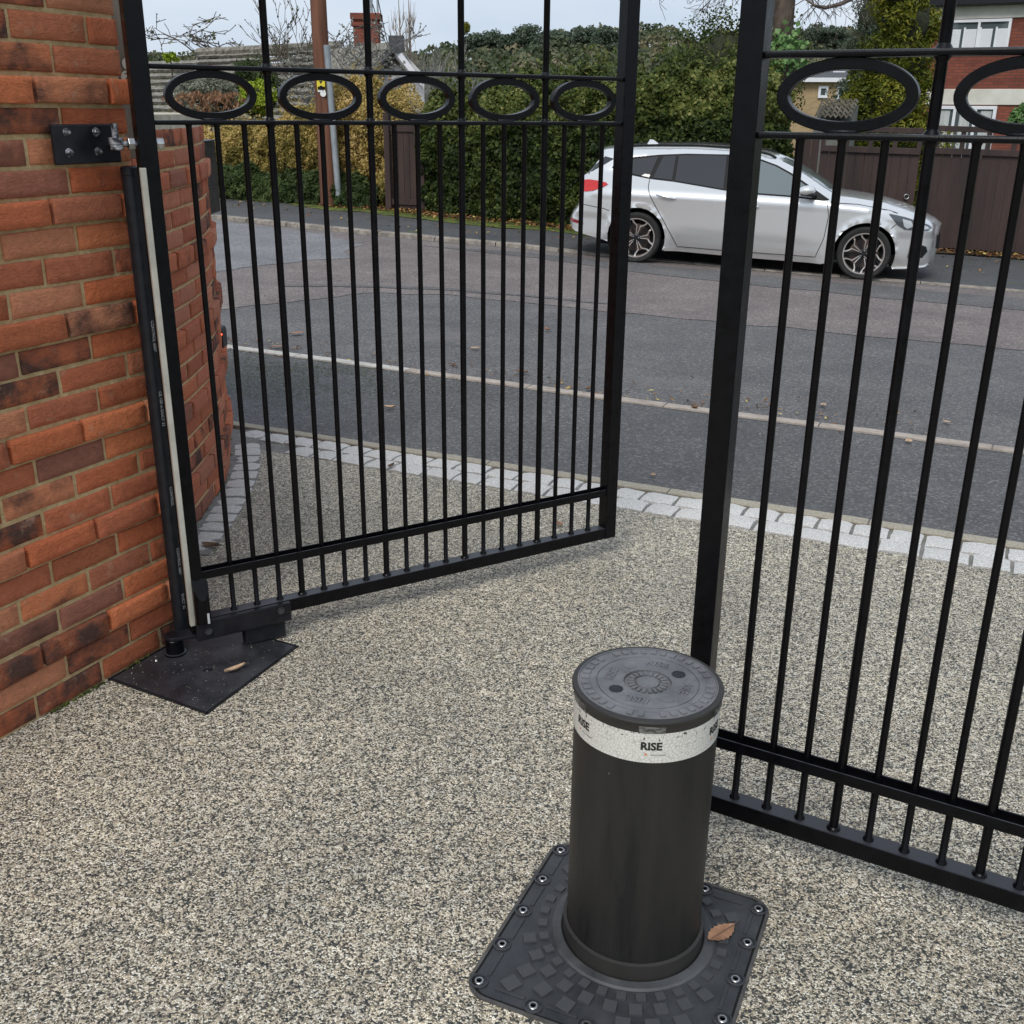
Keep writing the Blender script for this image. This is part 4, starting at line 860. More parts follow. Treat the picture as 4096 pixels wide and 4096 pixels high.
def tree(name, label, base, h, crown, mkey, n, size, seed, cat='tree', trunk=.18, group=None, aspect=.6, clumps=16, jit=.9, limbs=True, flat=1., core=True, hollow=.45, tone0=.45):
    # crown: list of (dx, dy, z, rx, ry, rz) ellipsoids relative to the base
    rs = np.random.RandomState(seed); rr = random.Random(seed); T = thing(name, label, cat, base, 0, group); bx, by, bz = base
    b = MB(); zc = max(c[2] for c in crown); pts = trunk_mb(b, (0, 0, -.1), (rr.uniform(-.1, .1)*h*.1, 0, zc), trunk, trunk*.35, seed=seed, wob=trunk*.35)
    for c in crown:
        for k in range(5 if limbs else 0):
            a = rr.uniform(0, 6.28); f = pts[rr.randint(3, 6)]; e_ = Vector((c[0]+c[3]*.7*math.cos(a), c[1]+c[4]*.7*math.sin(a), c[2]+c[5]*rr.uniform(-.3, .6))); m_ = f.lerp(e_, .5)+Vector((0, 0, -.06*h*rr.random()))
            b.tube([f, m_, e_], [trunk*.35, trunk*.22, trunk*.07], 6, caps=False)
    b.build('trunk', M['bark'], T, smooth=40)
    tot = sum(c[3]*c[4]*c[5] for c in crown)**.9; P = []; Nn = []; Tn = []
    for c in crown:
        m_ = max(60, int(n*(c[3]*c[4]*c[5])/sum(q[3]*q[4]*q[5] for q in crown))); nc = max(4, int(clumps*m_/n*len(crown)/1.0)) if len(crown) > 1 else clumps
        cc = rs.normal(0, 1, (nc, 3)); cc /= np.linalg.norm(cc, axis=1, keepdims=True); cc *= rs.uniform(hollow, .86, (nc, 1)); cr_ = rs.uniform(.24, .42, nc)
        idx = rs.randint(0, nc, m_); d = rs.normal(0, 1, (m_, 3)); d /= np.linalg.norm(d, axis=1, keepdims=True); rad = rs.uniform(.55, 1, m_)**.5; q = cc[idx]+d*(cr_[idx]*rad)[:, None]*np.array([1, 1, flat])
        q *= np.array([c[3], c[4], c[5]]); P.append(q+np.array([c[0]+bx, c[1]+by, c[2]+bz])); dn = d.copy(); dn[:, 2] += .4; Nn.append(dn); Tn.append(np.clip(tone0+.25*d[:, 2]*0+rs.uniform(-.22, .22, nc)[idx]+rs.normal(0, .15, m_), 0, 1))
    P = np.concatenate(P); Nn = np.concatenate(Nn); V_, F_, T_ = leaves(P, Nn, size, aspect, rs, jit, tone=np.concatenate(Tn)); np_mesh('crown', V_, F_, LM[mkey], T, T_)
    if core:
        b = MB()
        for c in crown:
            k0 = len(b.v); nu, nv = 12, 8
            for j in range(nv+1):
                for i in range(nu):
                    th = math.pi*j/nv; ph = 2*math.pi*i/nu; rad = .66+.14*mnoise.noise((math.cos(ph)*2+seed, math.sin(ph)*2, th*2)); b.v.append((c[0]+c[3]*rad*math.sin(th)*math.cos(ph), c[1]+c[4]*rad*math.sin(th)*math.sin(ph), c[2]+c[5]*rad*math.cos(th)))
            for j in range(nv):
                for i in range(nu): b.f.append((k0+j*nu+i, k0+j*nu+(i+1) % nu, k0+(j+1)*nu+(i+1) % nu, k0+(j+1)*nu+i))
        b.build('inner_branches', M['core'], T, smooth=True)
    return T
def bare_tree(name, label, base, h, r, seed, m='twig', spread=.55, up=.12, levels=4, nmain=6, lean=(0, 0), lowfork=.25, tipsleaf=None, cat='tree', group=None, shrink=.62, first=.45, rmin=.008, tipsize=.05):
    rr = random.Random(seed); T = thing(name, label, cat, base, 0, group); b = MB(); pts = trunk_mb(b, (0, 0, -.1), (lean[0], lean[1], h*.62), r, r*.5, seed=seed, wob=r*.4); tips = []
    for k in range(nmain):
        i = rr.uniform(lowfork*7, 7); j = min(6, int(i)); q = pts[j].lerp(pts[j+1], i-j); a = 6.28*k/nmain+rr.uniform(-.4, .4)
        branchy(b, q, (math.cos(a)*spread, math.sin(a)*spread, 1-spread*.6), h*first*rr.uniform(.7, 1.05), r*.35, levels-1, rr, spread, up, 4, tips, (3, 4), shrink, rmin)
    b.build('branches', M[m], T)
    if tipsleaf and tips:
        rs = np.random.RandomState(seed); sel = np.array(tips)[rs.permutation(len(tips))[:tipsleaf[1]]]+np.array(base); V_, F_, T_ = leaves(sel, rs.normal(0, 1, sel.shape), tipsize, .8, rs); np_mesh('leaves', V_, F_, LM[tipsleaf[0]], T, T_)
    return T

# ------------------------------------------------------------------ hedges and plants over the road
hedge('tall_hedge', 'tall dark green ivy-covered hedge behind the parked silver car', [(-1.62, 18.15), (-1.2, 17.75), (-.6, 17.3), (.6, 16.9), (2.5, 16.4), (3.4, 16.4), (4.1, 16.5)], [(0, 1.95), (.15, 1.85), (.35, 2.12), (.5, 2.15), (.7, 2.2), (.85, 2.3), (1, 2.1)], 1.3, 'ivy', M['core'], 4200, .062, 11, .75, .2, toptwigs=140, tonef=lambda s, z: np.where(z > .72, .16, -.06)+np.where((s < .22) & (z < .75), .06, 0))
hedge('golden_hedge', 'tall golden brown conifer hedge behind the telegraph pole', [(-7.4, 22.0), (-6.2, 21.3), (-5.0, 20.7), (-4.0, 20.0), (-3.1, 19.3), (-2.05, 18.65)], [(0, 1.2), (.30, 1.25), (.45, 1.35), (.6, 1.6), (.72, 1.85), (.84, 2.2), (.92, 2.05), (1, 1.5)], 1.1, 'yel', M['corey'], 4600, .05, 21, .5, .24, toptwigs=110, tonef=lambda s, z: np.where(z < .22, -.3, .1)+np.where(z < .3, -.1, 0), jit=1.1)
hedge('low_shrub_border', 'low dark green shrubs growing at the foot of the golden hedge', [(-7.6, 21.6), (-6.2, 20.75), (-5.0, 20.1), (-4.0, 19.45), (-3.2, 18.85), (-2.5, 18.5)], [(0, .62), (.2, .75), (.4, .6), (.6, .5), (.8, .6), (1, .45)], .7, 'grn', M['core'], 2400, .085, 31, .5, .14, cat='shrubs')
# narrow timber gate let into the hedge
tg = thing('garden_gate', 'narrow dark brown timber side gate between the golden and the green hedge', 'gate', (-1.9, 18.25, gz(-1.9, 18.25)))
M['brown'] = mat('dark_brown_fence', (.028, .0165, .0135), (.06, .034, .028), 5, .75, bumpd=.003, bscale=30, stretch=(1, 1, .12))
gp0, gdir = V(735, 400, 18.35), Vector((.93, -.36))
gx0 = V(737, 300, 18.45); 
for i in range(5):
    c = gx0.xy+gdir*(.04+.107*i+.05); MB().box((c.x, c.y, .66), (.102, .025, 1.5), Matrix.Rotation(math.atan2(gdir.y, gdir.x), 3, 'Z')).build('board', M['brown'], tg, world=True, bev=.003)
for i in (0, 1): c = gx0.xy+gdir*(-.03+.63*i)-Vector((-gdir.y, gdir.x))*.03; MB().box((c.x, c.y, .72), (.1, .1, 1.75), Matrix.Rotation(math.atan2(gdir.y, gdir.x), 3, 'Z')).build('post', M['brown'], tg, world=True, bev=.004)
for z in (.2, 1.35): c = gx0.xy+gdir*.3-Vector((-gdir.y, gdir.x))*.028; MB().box((c.x, c.y, z), (.55, .03, .09), Matrix.Rotation(math.atan2(gdir.y, gdir.x), 3, 'Z')).build('rail', M['brown'], tg, world=True)

# telegraph pole
tpole = thing('telegraph_pole', 'brown timber telegraph pole with a grey cable guard in front of the golden hedge', 'telegraph pole', (-3.24, 19.1, gz(-3.24, 19.1)))
pb = V(621, 390, 19.1); pt = V(597, -60, 19.1); b = MB(); b.tube([(pb.x, pb.y, gz(pb.x, pb.y)-.05), tuple(pb.lerp(pt, .5)), tuple(pt.lerp(pb, -.9))], [.15, .138, .118], 20)
M['pole'] = mat('creosoted_pole', (.085, .032, .018), (.19, .08, .045), 9, .85, bumpd=.006, bscale=20, stretch=(1, 1, .07)); b.build('shaft', M['pole'], tpole, world=True, smooth=40)
gb = V(641, 392, 19.0); gtop = V(616, 85, 19.0); b = MB(); b.tube([(gb.x, gb.y-.02, gb.z), tuple(gtop)], .055, 10); b.build('cable_guard', mat('galvanised_guard', (.26, .29, .31), (.38, .41, .43), 4, .45, metal=.3), tpole, world=True, smooth=40)
q = V(605.5, 159, 18.94); b = MB(); b.box((q.x, q.y, q.z), (.135, .006, .18)); b.build('warning_sign', mat('yellow_sign', (.75, .62, .04), rough=.5), tpole, world=True, bev=.002)
b = MB(); b.raw([(q.x-.03, q.y-.005, q.z+.05), (q.x+.03, q.y-.005, q.z+.05), (q.x, q.y-.005, q.z-.0)], [(0, 1, 2)]); b.box((q.x, q.y-.005, q.z-.03), (.05, .002, .018)); b.build('sign_symbol', M['ink'], tpole, world=True)
q = V(606.5, 168.5, 18.94); b = MB(); b.box((q.x, q.y, q.z), (.125, .006, .085)); b.build('number_plate', M['plate_white'], tpole, world=True, bev=.002)
v_, f_ = text_mesh('90', .09); b = MB(); b.raw([(q.x+x, q.y-.005, q.z+y) for x, y, _ in v_], f_); b.build('plate_number', M['ink'], tpole, world=True)
q = V(609.5, 176.5, 18.94); b = MB(); b.cyl((q.x, q.y, q.z), (q.x, q.y+.01, q.z), .05, n=20); b.build('round_tag', M['plate_white'], tpole, world=True)
for k, (ax, ay, az) in enumerate(((1.5, 60, 9), (4, 60, 9))):
    pass
# leaf litter along the verge, grass tufts at the fence foot
rs = np.random.RandomState(5); fp = np.array(polyline(far, .05))
def scatter_litter(name, n, lo, hi, xr, size, seed, zo=.0, m='litter'):
    rs = np.random.RandomState(seed); sel = fp[(fp[:, 0] > xr[0]) & (fp[:, 0] < xr[1])]; q = sel[rs.randint(0, len(sel), n)]; o_ = rs.uniform(0, 1, n)**1.6*(hi-lo)+lo
    P = np.stack([q[:, 0]-.4*o_+rs.normal(0, .06, n), q[:, 1]-.9*o_, np.zeros(n)], 1); P[:, 2] = [gz(x, y)+fz(x, y)+.02+rs.uniform(0, .03) for x, y, _ in P]
    V_, F_, T_ = leaves(P, np.tile([0, 0, 1.], (n, 1)), size, .7, rs, .35); o = np_mesh(name, V_, F_, LM[m], None, T_, 'stuff'); return o
scatter_litter('leaf_litter', 9000, -.15, .75, (-7.5, 5.2), .05, 3); scatter_litter('scattered_leaves', 700, .2, 2.4, (-7, 9), .05, 4); scatter_litter('fence_foot_litter', 2600, -.3, .35, (5.0, 11), .06, 6)

# ------------------------------------------------------------------ timber gates with open top rail across the road
F0 = Vector((4.24, 16.55)); FD = Vector((.955, -.297)); FA = math.atan2(FD.y, FD.x); FNn = Vector((.297, .955))*-1
M['brown2'] = mat('brown_stained_boards', (.022, .013, .011), (.052, .029, .024), 4, .7, bumpd=.003, bscale=30, stretch=(1, 1, .12))
def fz_at(t): c = F0+FD*t; return c
ftop = lambda t: 1.125-.004*t
def leaf_gate(name, label, t0, t1, rise):
    T = thing(name, label, 'gate', (*fz_at((t0+t1)/2), gz(*fz_at((t0+t1)/2))), 0, 'brown timber gates over the road'); n = max(2, round((t1-t0)/.128)); wd = (t1-t0)/n
    for i in range(n):
        c = fz_at(t0+wd*(i+.5)); zb_ = gz(*c)+.07; zt_ = ftop(t0+wd*(i+.5)); MB().box((c.x, c.y, (zb_+zt_)/2), (wd-.003, .022, zt_-zb_), Matrix.Rotation(FA, 3, 'Z')).build('board', M['brown2'], T, world=True, bev=.003)
    m_ = fz_at((t0+t1)/2)+FNn*.02; zt_ = ftop((t0+t1)/2)
    for z in (zt_+.035, ): MB().box((m_.x, m_.y, z), (t1-t0, .06, .085), Matrix.Rotation(FA, 3, 'Z') @ Matrix.Rotation(.018, 3, 'Y')).build('rail', M['brown2'], T, world=True, bev=.004)
    MB().box((m_.x, m_.y, zt_+.315+rise), (t1-t0, .06, .075), Matrix.Rotation(FA, 3, 'Z') @ Matrix.Rotation(.018, 3, 'Y')).build('rail', M['brown2'], T, world=True, bev=.004)
    k = max(2, round((t1-t0)/.32))
    for i in range(k+1):
        c = fz_at(t0+.03+(t1-t0-.06)*i/k)+FNn*.018; MB().box((c.x, c.y, zt_+.18+rise/2), (.065, .045, .27+rise), Matrix.Rotation(FA, 3, 'Z')).build('post', M['brown2'], T, world=True, bev=.003)
    return T
ds = thing('timber_screen', 'solid brown board panel between the hedge and the timber gates', 'fence', (*fz_at(.15), gz(*fz_at(.15))))
for i in range(3): c = fz_at(-.10+.115*(i+.5)); MB().box((c.x, c.y, .55), (.112, .024, 1.50), Matrix.Rotation(FA, 3, 'Z')).build('board', M['brown2'], ds, world=True, bev=.003)
lg1 = leaf_gate('timber_gate', 'left leaf of the brown timber gates with open top rail', .27, 1.66, 0.0)
lg2 = leaf_gate('timber_gate', 'middle leaf of the brown timber gates with a higher top rail', 1.83, 3.25, .02)
lg3 = leaf_gate('timber_gate', 'right leaf of the brown timber gates partly out of frame', 3.42, 5.6, .02)
for i, t in enumerate((1.745, 3.335)):
    c = fz_at(t)+FNn*-.02; T = thing('gate_post', ['brown square post between the left and middle timber gate leaves', 'brown square post between the middle and right timber gate leaves'][i], 'post', (*c, gz(*c))); MB().box((c.x, c.y, .58), (.085, .085, 1.6), Matrix.Rotation(FA, 3, 'Z')).build('shaft', M['brown2'], T, world=True, bev=.005)
q = fz_at(1.55)+FNn*.03; b = MB(); b.tube([(q.x+.035*math.cos(a), q.y, .52+.035*math.sin(a)) for a in np.linspace(0, 6.28, 13)], .008, 6); b.build('ring_handle', M['steel'], lg1, world=True, smooth=True)

# ------------------------------------------------------------------ houses
def far_brick(name, c1, c2, mort, sx=4.4):
    m, n, b_ = new_mat(name); t = nd(n, 'ShaderNodeTexCoord'); mp_ = nd(n, 'ShaderNodeMapping'); mp_.inputs['Rotation'].default_value = (R(90), 0, 0); n.links.new(t.outputs['Object'], mp_.inputs[0])
    k = nd(n, 'ShaderNodeTexBrick', Scale=1.0); k.inputs['Brick Width'].default_value = .225; k.inputs['Row Height'].default_value = .075; k.inputs['Mortar Size'].default_value = .008; k.inputs['Color1'].default_value = (*c1, 1); k.inputs['Color2'].default_value = (*c2, 1); k.inputs['Mortar'].default_value = (*mort, 1)
    n.links.new(mp_.outputs[0], k.inputs[0]); z = nd(n, 'ShaderNodeTexNoise', Scale=.9, Detail=6, Roughness=.65); n.links.new(t.outputs['Object'], z.inputs['Vector']); r = ramp(n, [(.3, (.7, .68, .66)), (.7, (1.2, 1.15, 1.1))]); n.links.new(z.outputs['Fac'], r.inputs[0])
    n.links.new(mix(n, k.outputs[0], r.outputs[0], .8, 'MULTIPLY'), b_.inputs['Base Color']); b_.inputs['Roughness'].default_value = .9; bump(n, b_, k.outputs['Fac'], .006, -.6); return m
M['hb'] = far_brick('house_red_brick', (.20, .052, .032), (.27, .075, .045), (.10, .06, .05)); M['hy'] = far_brick('house_tan_brick', (.38, .27, .14), (.46, .33, .18), (.42, .35, .24))
M['render'] = mat('cream_band', (.62, .60, .52), (.74, .72, .65), 3, .85, bumpd=.002); M['white'] = mat('white_upvc', (.78, .8, .84), (.84, .85, .87), 3, .4); M['wall_white'] = mat('white_render', (.66, .68, .7), (.78, .79, .8), 2, .85, bumpd=.003)
m, n, b_ = new_mat('window_glass'); b_.inputs['Base Color'].default_value = (.09, .11, .12, 1); b_.inputs['Roughness'].default_value = .04; b_.inputs['Specular IOR Level'].default_value = .8; M['glass'] = m
M['slate'] = mat('dark_roof_tiles', (.045, .047, .05), (.09, .09, .095), 6, .8, bumpd=.01); M['tile'] = mat('lichened_roof_tiles', (.12, .11, .09), (.36, .335, .285), 9, .95, bumpd=.02, bscale=18, detail=8, lo=.38, hi=.66)
M['curtain'] = mat('net_curtain', (.42, .45, .45), (.6, .62, .6), 3, .9, stretch=(9, 9, .3))
def ebox(b, a, dr, s0, s1, z0, z1, y0, y1):                          # box on a facade: a origin (xy), dr direction, s along, y depth (towards viewer negative)
    nn = Vector((-dr.y, dr.x)); c = a+dr*((s0+s1)/2)+nn*((y0+y1)/2); return b.box((c.x, c.y, (z0+z1)/2), (s1-s0, abs(y1-y0), z1-z0), Matrix.Rotation(math.atan2(dr.y, dr.x), 3, 'Z'))
HA = V(1719, 168, 31).xy; HD = Vector((.88, -.476)).normalized()
def HZ(u, v): p = PL(u, v, HA, HD); return (p.xy-HA).dot(HD), p.z
rh = thing('red_brick_house', 'red brick house with cream bands and white shuttered windows behind the timber gates', 'house', (*HA, gz(*HA)))
zl1 = HZ(1719, 168)[1]; zl0 = HZ(1717, 197)[1]; zu0 = HZ(1735, 38.2)[1]; zu1 = HZ(1736, 14.5)[1]; gnd = -.6; HL = 9.
b = MB(); ebox(b, HA, HD, 0, HL, gnd, zu1, 0, 7); b.build('wall', M['hb'], rh, world=True)
for z0, z1 in ((zl0, zl1), (zu0, zu1)): b = MB(); ebox(b, HA, HD, -.03, HL+.03, z0, z1, -.04, 7.03); b.build('band', M['render'], rh, world=True, bev=.01)
b = MB(); ebox(b, HA, HD, -.35, HL+.3, zu1, zu1+.2, -.35, 7.3); b.build('gutter', M['conduit'], rh, world=True, bev=.02)
b = MB(); nn = Vector((-HD.y, HD.x)); P4 = [HA+HD*-.35+nn*-.35, HA+HD*(HL+.3)+nn*-.35, HA+HD*(HL+.3)+nn*7.3, HA+HD*-.35+nn*7.3]; r1, r2 = HA+HD*3+nn*3.5, HA+HD*(HL-3)+nn*3.5
b.raw([(*p, zu1+.2) for p in P4]+[(*r1, zu1+2.2), (*r2, zu1+2.2)], [(0, 1, 5, 4), (1, 2, 5), (2, 3, 4, 5), (3, 0, 4)]); b.build('roof', M['slate'], rh, world=True)
def window(parent, a, dr, s0, s1, z0, z1, lights, fw=.07, shutters=False, curtains=False):
    fr = MB(); y = -.03
    for p in ((s0, s1, z1-fw, z1), (s0, s1, z0, z0+fw)): ebox(fr, a, dr, *p, y-.06, y+.05)
    for x in (s0, s1-fw): ebox(fr, a, dr, x, x+fw, z0+fw, z1-fw, y-.06, y+.05)
    wd = (s1-s0)/lights
    for i in range(1, lights): ebox(fr, a, dr, s0+wd*i-fw*.45, s0+wd*i+fw*.45, z0+fw, z1-fw, y-.055, y+.05)
    o = fr.build('window', M['white'], parent, world=True, bev=.006)
    gl = MB()
    for i in range(lights): ebox(gl, a, dr, s0+wd*i+fw, s0+wd*(i+1)-fw*.6, z0+fw, z1-fw, y-.008, y+.0)
    for i in range(lights):
        g_ = MB(); ebox(g_, a, dr, s0+wd*i+fw*.5, s0+wd*(i+1)-fw*.5, z0+fw, z1-fw, y-.012, y-.006); g_.build('pane', M['glass'], o, world=True)
    sb = MB()
    if shutters:
        for i in range(lights*2):
            a0 = s0+wd/2*i+fw*.8; a1 = s0+wd/2*(i+1)-fw*.6; n_ = 12
            ebox(sb, a, dr, a0-.03, a0+.015, z0+fw, z1-fw-.12, y-.034, y-.016)
            for k in range(n_): zz = z0+fw+.03+(z1-z0-2*fw-.2)*k/n_; ebox(sb, a, dr, a0+.015, a1, zz, zz+.045, y-.032, y-.018)
        sb.build('shutter_louvres', M['white'], o, world=True, kind='stuff')
    if curtains:
        for i in range(lights): ebox(sb, a, dr, s0+wd*i+fw+.05, s0+wd*(i+1)-fw-.03, z0+fw, z1-fw-.03, y-.0165, y-.0135)
        sb.build('net_curtain', M['curtain'], o, world=True)
    return o
s0, z1 = HZ(1790.6, 38.5); s1, _ = HZ(1910.5, 37); window(rh, HA, HD, s0, s1, HZ(1850, 98)[1], HZ(1850, 35)[1]-.02, 2, .07, shutters=True)
s0, z1 = HZ(1765, 199.7); s1, _ = HZ(1882.5, 199); window(rh, HA, HD, s0, s1, zl0-1.35, zl0-.03, 3, .085, curtains=True)
# tan house further back
TA = V(1530, 160, 46).xy; TDr = Vector((.97, -.24)).normalized()
th = thing('tan_brick_house', 'tan brick house with white windows seen through the gate ring', 'house', (*TA, gz(*TA)))
def TZ(u, v): p = PL(u, v, TA, TDr); return (p.xy-TA).dot(TDr), p.z
zt = TZ(1560, 155)[1]; e1 = TZ(1640, 155)[0]
b = MB(); ebox(b, TA, TDr, -1, e1+1.5, -.6, zt, 0, 6); b.build('wall', M['hy'], th, world=True)
b = MB(); ebox(b, TA, TDr, -1.2, e1+1.7, zt, zt+.16, -.3, 6.3); b.build('fascia', M['white'], th, world=True)
b = MB(); c0 = [TA+TDr*-1.2+Vector((-TDr.y, TDr.x))*-.3, TA+TDr*(e1+1.7)+Vector((-TDr.y, TDr.x))*-.3, TA+TDr*(e1+1.7)+Vector((-TDr.y, TDr.x))*6.3, TA+TDr*-1.2+Vector((-TDr.y, TDr.x))*6.3]
b.raw([(*p, zt+.16) for p in c0]+[(*((c0[0]+c0[3])/2+TDr*1.5), zt+.55), (*((c0[1]+c0[2])/2-TDr*1.5), zt+.55)], [(0, 1, 5, 4), (1, 2, 5), (2, 3, 4, 5), (3, 0, 4)]); b.build('roof', M['slate'], th, world=True)
for u0, u1, v0, v1, l in ((1545, 1561, 162, 185, 1), (1580, 1622, 161, 190, 2)): a0 = TZ(u0, v0); a1 = TZ(u1, v1); window(th, TA, TDr, a0[0], a1[0], a1[1], a0[1], l, .1)
b = MB(); a0 = TZ(1575, 131); a1 = TZ(1597, 149); ebox(b, TA, TDr, a0[0], a1[0], a1[1], a0[1], 2, 4); b.build('dormer', M['white'], th, world=True)
# tiled outbuilding behind the gates
ob = thing('tiled_outbuilding', 'small outbuilding with a mossy pantile roof behind the timber gates', 'outbuilding', (*V(1580, 210, 23.5).xy, -.2))
p = [V(1536, 227, 22.2), V(1606, 228, 22.0), V(1621, 193, 23.6), V(1551, 193, 23.8)]; b = MB()
nr, nc = 5, 7
for r_ in range(nr):
    for c_ in range(nc):
        def Q(i, j, dz=0): a = p[0].lerp(p[1], i/nc); c = p[3].lerp(p[2], i/nc); q = a.lerp(c, j/nr); q.z += dz; return q
        k0 = len(b.v)
        for j, dz in ((r_, .09), (r_+1.12, .0)):
            for i in range(5): b.v.append(tuple(Q(c_+i/4, j, dz+.06*math.sin(math.pi*i/4)**2)))
        for i in range(4): b.f.append((k0+i, k0+i+1, k0+6+i, k0+5+i))
        for i in range(5): b.v.append((b.v[k0+i][0], b.v[k0+i][1], b.v[k0+i][2]-.05))
        for i in range(4): b.f.append((k0+10+i, k0+11+i, k0+i+1, k0+i))
b.build('roof_tiles', mat('mossy_pantiles', (.06, .055, .04), (.22, .2, .16), 12, .95, bumpd=.01), ob, world=True, kind='stuff')
b = MB(); b.raw([tuple(x+Vector((0, 0, -.06))) for x in p]+[(q.x, q.y, -.6) for q in p], [(0, 1, 2, 3), (0, 4, 5, 1), (1, 5, 6, 2), (3, 7, 4, 0)]); b.build('wall', mat('grey_outbuilding_wall', (.14, .15, .13), (.2, .2, .18), 4, .9), ob, world=True)
# bungalow roof on the left
bg_ = thing('bungalow', 'bungalow with a long lichened tiled roof behind the golden hedge', 'house', (*V(450, 180, 30).xy, -.1))
def tiled_slope(name, r0, r1, e0, e1, rows, parent, m):             # ridge r0->r1, eave e0->e1, stepped rows of tiles
    for k in range(rows):
        b = MB(); a, c = r0.lerp(e0, k/rows), r1.lerp(e1, k/rows); a2, c2 = r0.lerp(e0, (k+1.15)/rows), r1.lerp(e1, (k+1.15)/rows); n_ = max(6, int((c-a).length/.3)); up = Vector((0, 0, .11)); bk_ = (a-a2).normalized()*.09
        for i in range(n_+1):
            f = i/n_; j = rng.uniform(-.012, .012); b.v += [tuple(a.lerp(c, f)), tuple(a2.lerp(c2, f)+up+Vector((0, 0, j))), tuple(a2.lerp(c2, f)+bk_+Vector((0, 0, j+.0)))]
        for i in range(n_): b.f += [(3*i, 3*i+1, 3*i+4, 3*i+3), (3*i+1, 3*i+2, 3*i+5, 3*i+4)]
        b.build('tile_course', m, parent, world=True)
R0, R1 = V(374, 103, 33.5), V(640, 89, 29.3); zr = (R0.z+R1.z)/2; R0.z = R1.z = zr; E0, E1 = V(345, 190, 30.5), V(640, 190, 26.2); ze = zr-2.1; E0.z = E1.z = ze
tiled_slope('roof', R0, R1, E0, E1, 13, bg_, M['tile'])
b = MB(); b.raw([tuple(R0), tuple(E0), (E0.x-2.2, E0.y+5.4, ze), (R0.x+.0, R0.y+3.2, ze)], [(0, 1, 2), (0, 2, 3)]); b.build('hip', M['tile'], bg_, world=True)
b = MB(); b.tube([R0+Vector((0, 0, .05)), R1+Vector((0, 0, .05))], .11, 8); b.build('ridge', M['tile'], bg_, world=True)
r2a, r2b = V(262, 114, 33), V(372, 116, 31.5); r2a.z = r2b.z = (r2a.z+r2b.z)/2; e2a, e2b = V(250, 205, 29.5), V(335, 205, 28.6); e2a.z = e2b.z = r2a.z-2.0; tiled_slope('roof', r2a, r2b, e2a, e2b, 12, bg_, M['tile'])
b = MB(); b.raw([tuple(E0)+(), tuple(E1), (E1.x, E1.y+6, ze), (E0.x, E0.y+6, ze)]+[(q[0], q[1]+(.5 if i < 2 else 0), -.6) for i, q in enumerate((E0, E1, (E1.x, E1.y+6), (E0.x, E0.y+6)))], [(0, 4, 5, 1), (1, 5, 6, 2), (3, 7, 4, 0)]); b.build('wall', M['hb'], bg_, world=True)
b = MB(); b.raw([tuple(e2a-Vector((0, 0, .06))), tuple(e2b-Vector((0, 0, .06))), (e2b.x, e2b.y, -.6), (e2a.x, e2a.y, -.6)], [(0, 3, 2, 1)]); b.build('wall', M['hb'], bg_, world=True)
c = V(402, 100, 33.2); b = MB(); b.cyl((c.x, c.y, c.z-.6), (c.x, c.y, c.z+.05), .16, n=14); b.cyl((c.x, c.y, c.z+.05), (c.x, c.y, c.z+.12), .2, n=14); b.build('chimney_pot', mat('clay_pot', (.12, .07, .05), (.2, .12, .09), 8, .9), bg_, world=True, smooth=40)
# white gabled house with brick chimney
wh = thing('white_gabled_house', 'white gabled house with dark bargeboards and a tall brick chimney', 'house', (*V(745, 180, 27).xy, -.2))
ap = V(753, 80, 26); er = V(800, 141, 25.6); el = V(700, 136, 26.6); el.z = er.z; bk = Vector((-3.4, 5.6, 0)); wv = [ap-Vector((0, 0, .1)), er, el]
b = MB(); b.raw([tuple(ap-Vector((0, 0, .12))), tuple(er), (er.x, er.y, -.6), (el.x, el.y, -.6), tuple(el)], [(0, 4, 3, 2, 1)]); b.build('wall', M['wall_white'], wh, world=True)
b = MB(); k_ = [ap, er, el]; out = Vector((-.1, -.3, 0)); er2 = er+(er-ap)*.12; el2 = el+(el-ap)*.12
b.raw([tuple(ap+out), tuple(er2+out), tuple(er2+bk), tuple(ap+bk), tuple(el2+out), tuple(el2+bk)], [(0, 1, 2, 3), (0, 3, 5, 4)]); b.build('roof', M['tile'], wh, world=True)
for i, e_ in enumerate((er2, el2)):
    d = e_-ap; b = MB(); b.raw([tuple(ap+out*1.05), tuple(e_+out*1.05), tuple(e_+out*1.05-Vector((0, 0, .16))), tuple(ap+out*1.05-Vector((0, 0, .2)))], [(0, 1, 2, 3)]+[]); b.raw([tuple(ap+out*1.05-Vector((0, 0, .18))), tuple(e_+out*1.05-Vector((0, 0, .14))), tuple(e_+out*.6-Vector((0, 0, .26))), tuple(ap+out*.6-Vector((0, 0, .34)))], [(0, 1, 2, 3)]); b.build('bargeboard', M['white'] if i == 0 else M['slate'], wh, world=True)
b = MB(); d = V(748, 83, 25.6); b.box((d.x, d.y, d.z), (.34, .12, .34)); b.build('apex_board', M['slate'], wh, world=True)
b = MB(); a0, a1 = V(733, 166, 25.2), V(763, 200, 25.2); b.box(((a0.x+a1.x)/2, 25.4, a1.z), (a1.x-a0.x, .5, 1.1)); b.build('brick_pier', M['hb'], wh, world=True)
ck = V(692.5, 60, 28.5); wc = .6; b = MB(); zt = V(692, 27, 28.5).z; b.box((ck.x, ck.y, zt-1.7), (wc, .5, 3.4)); b.box((ck.x, ck.y, zt-.24), (wc+.1, .6, .09)); b.box((ck.x, ck.y, zt-.06), (wc+.12, .62, .14)); b.build('chimney', M['hb'], wh, world=True)
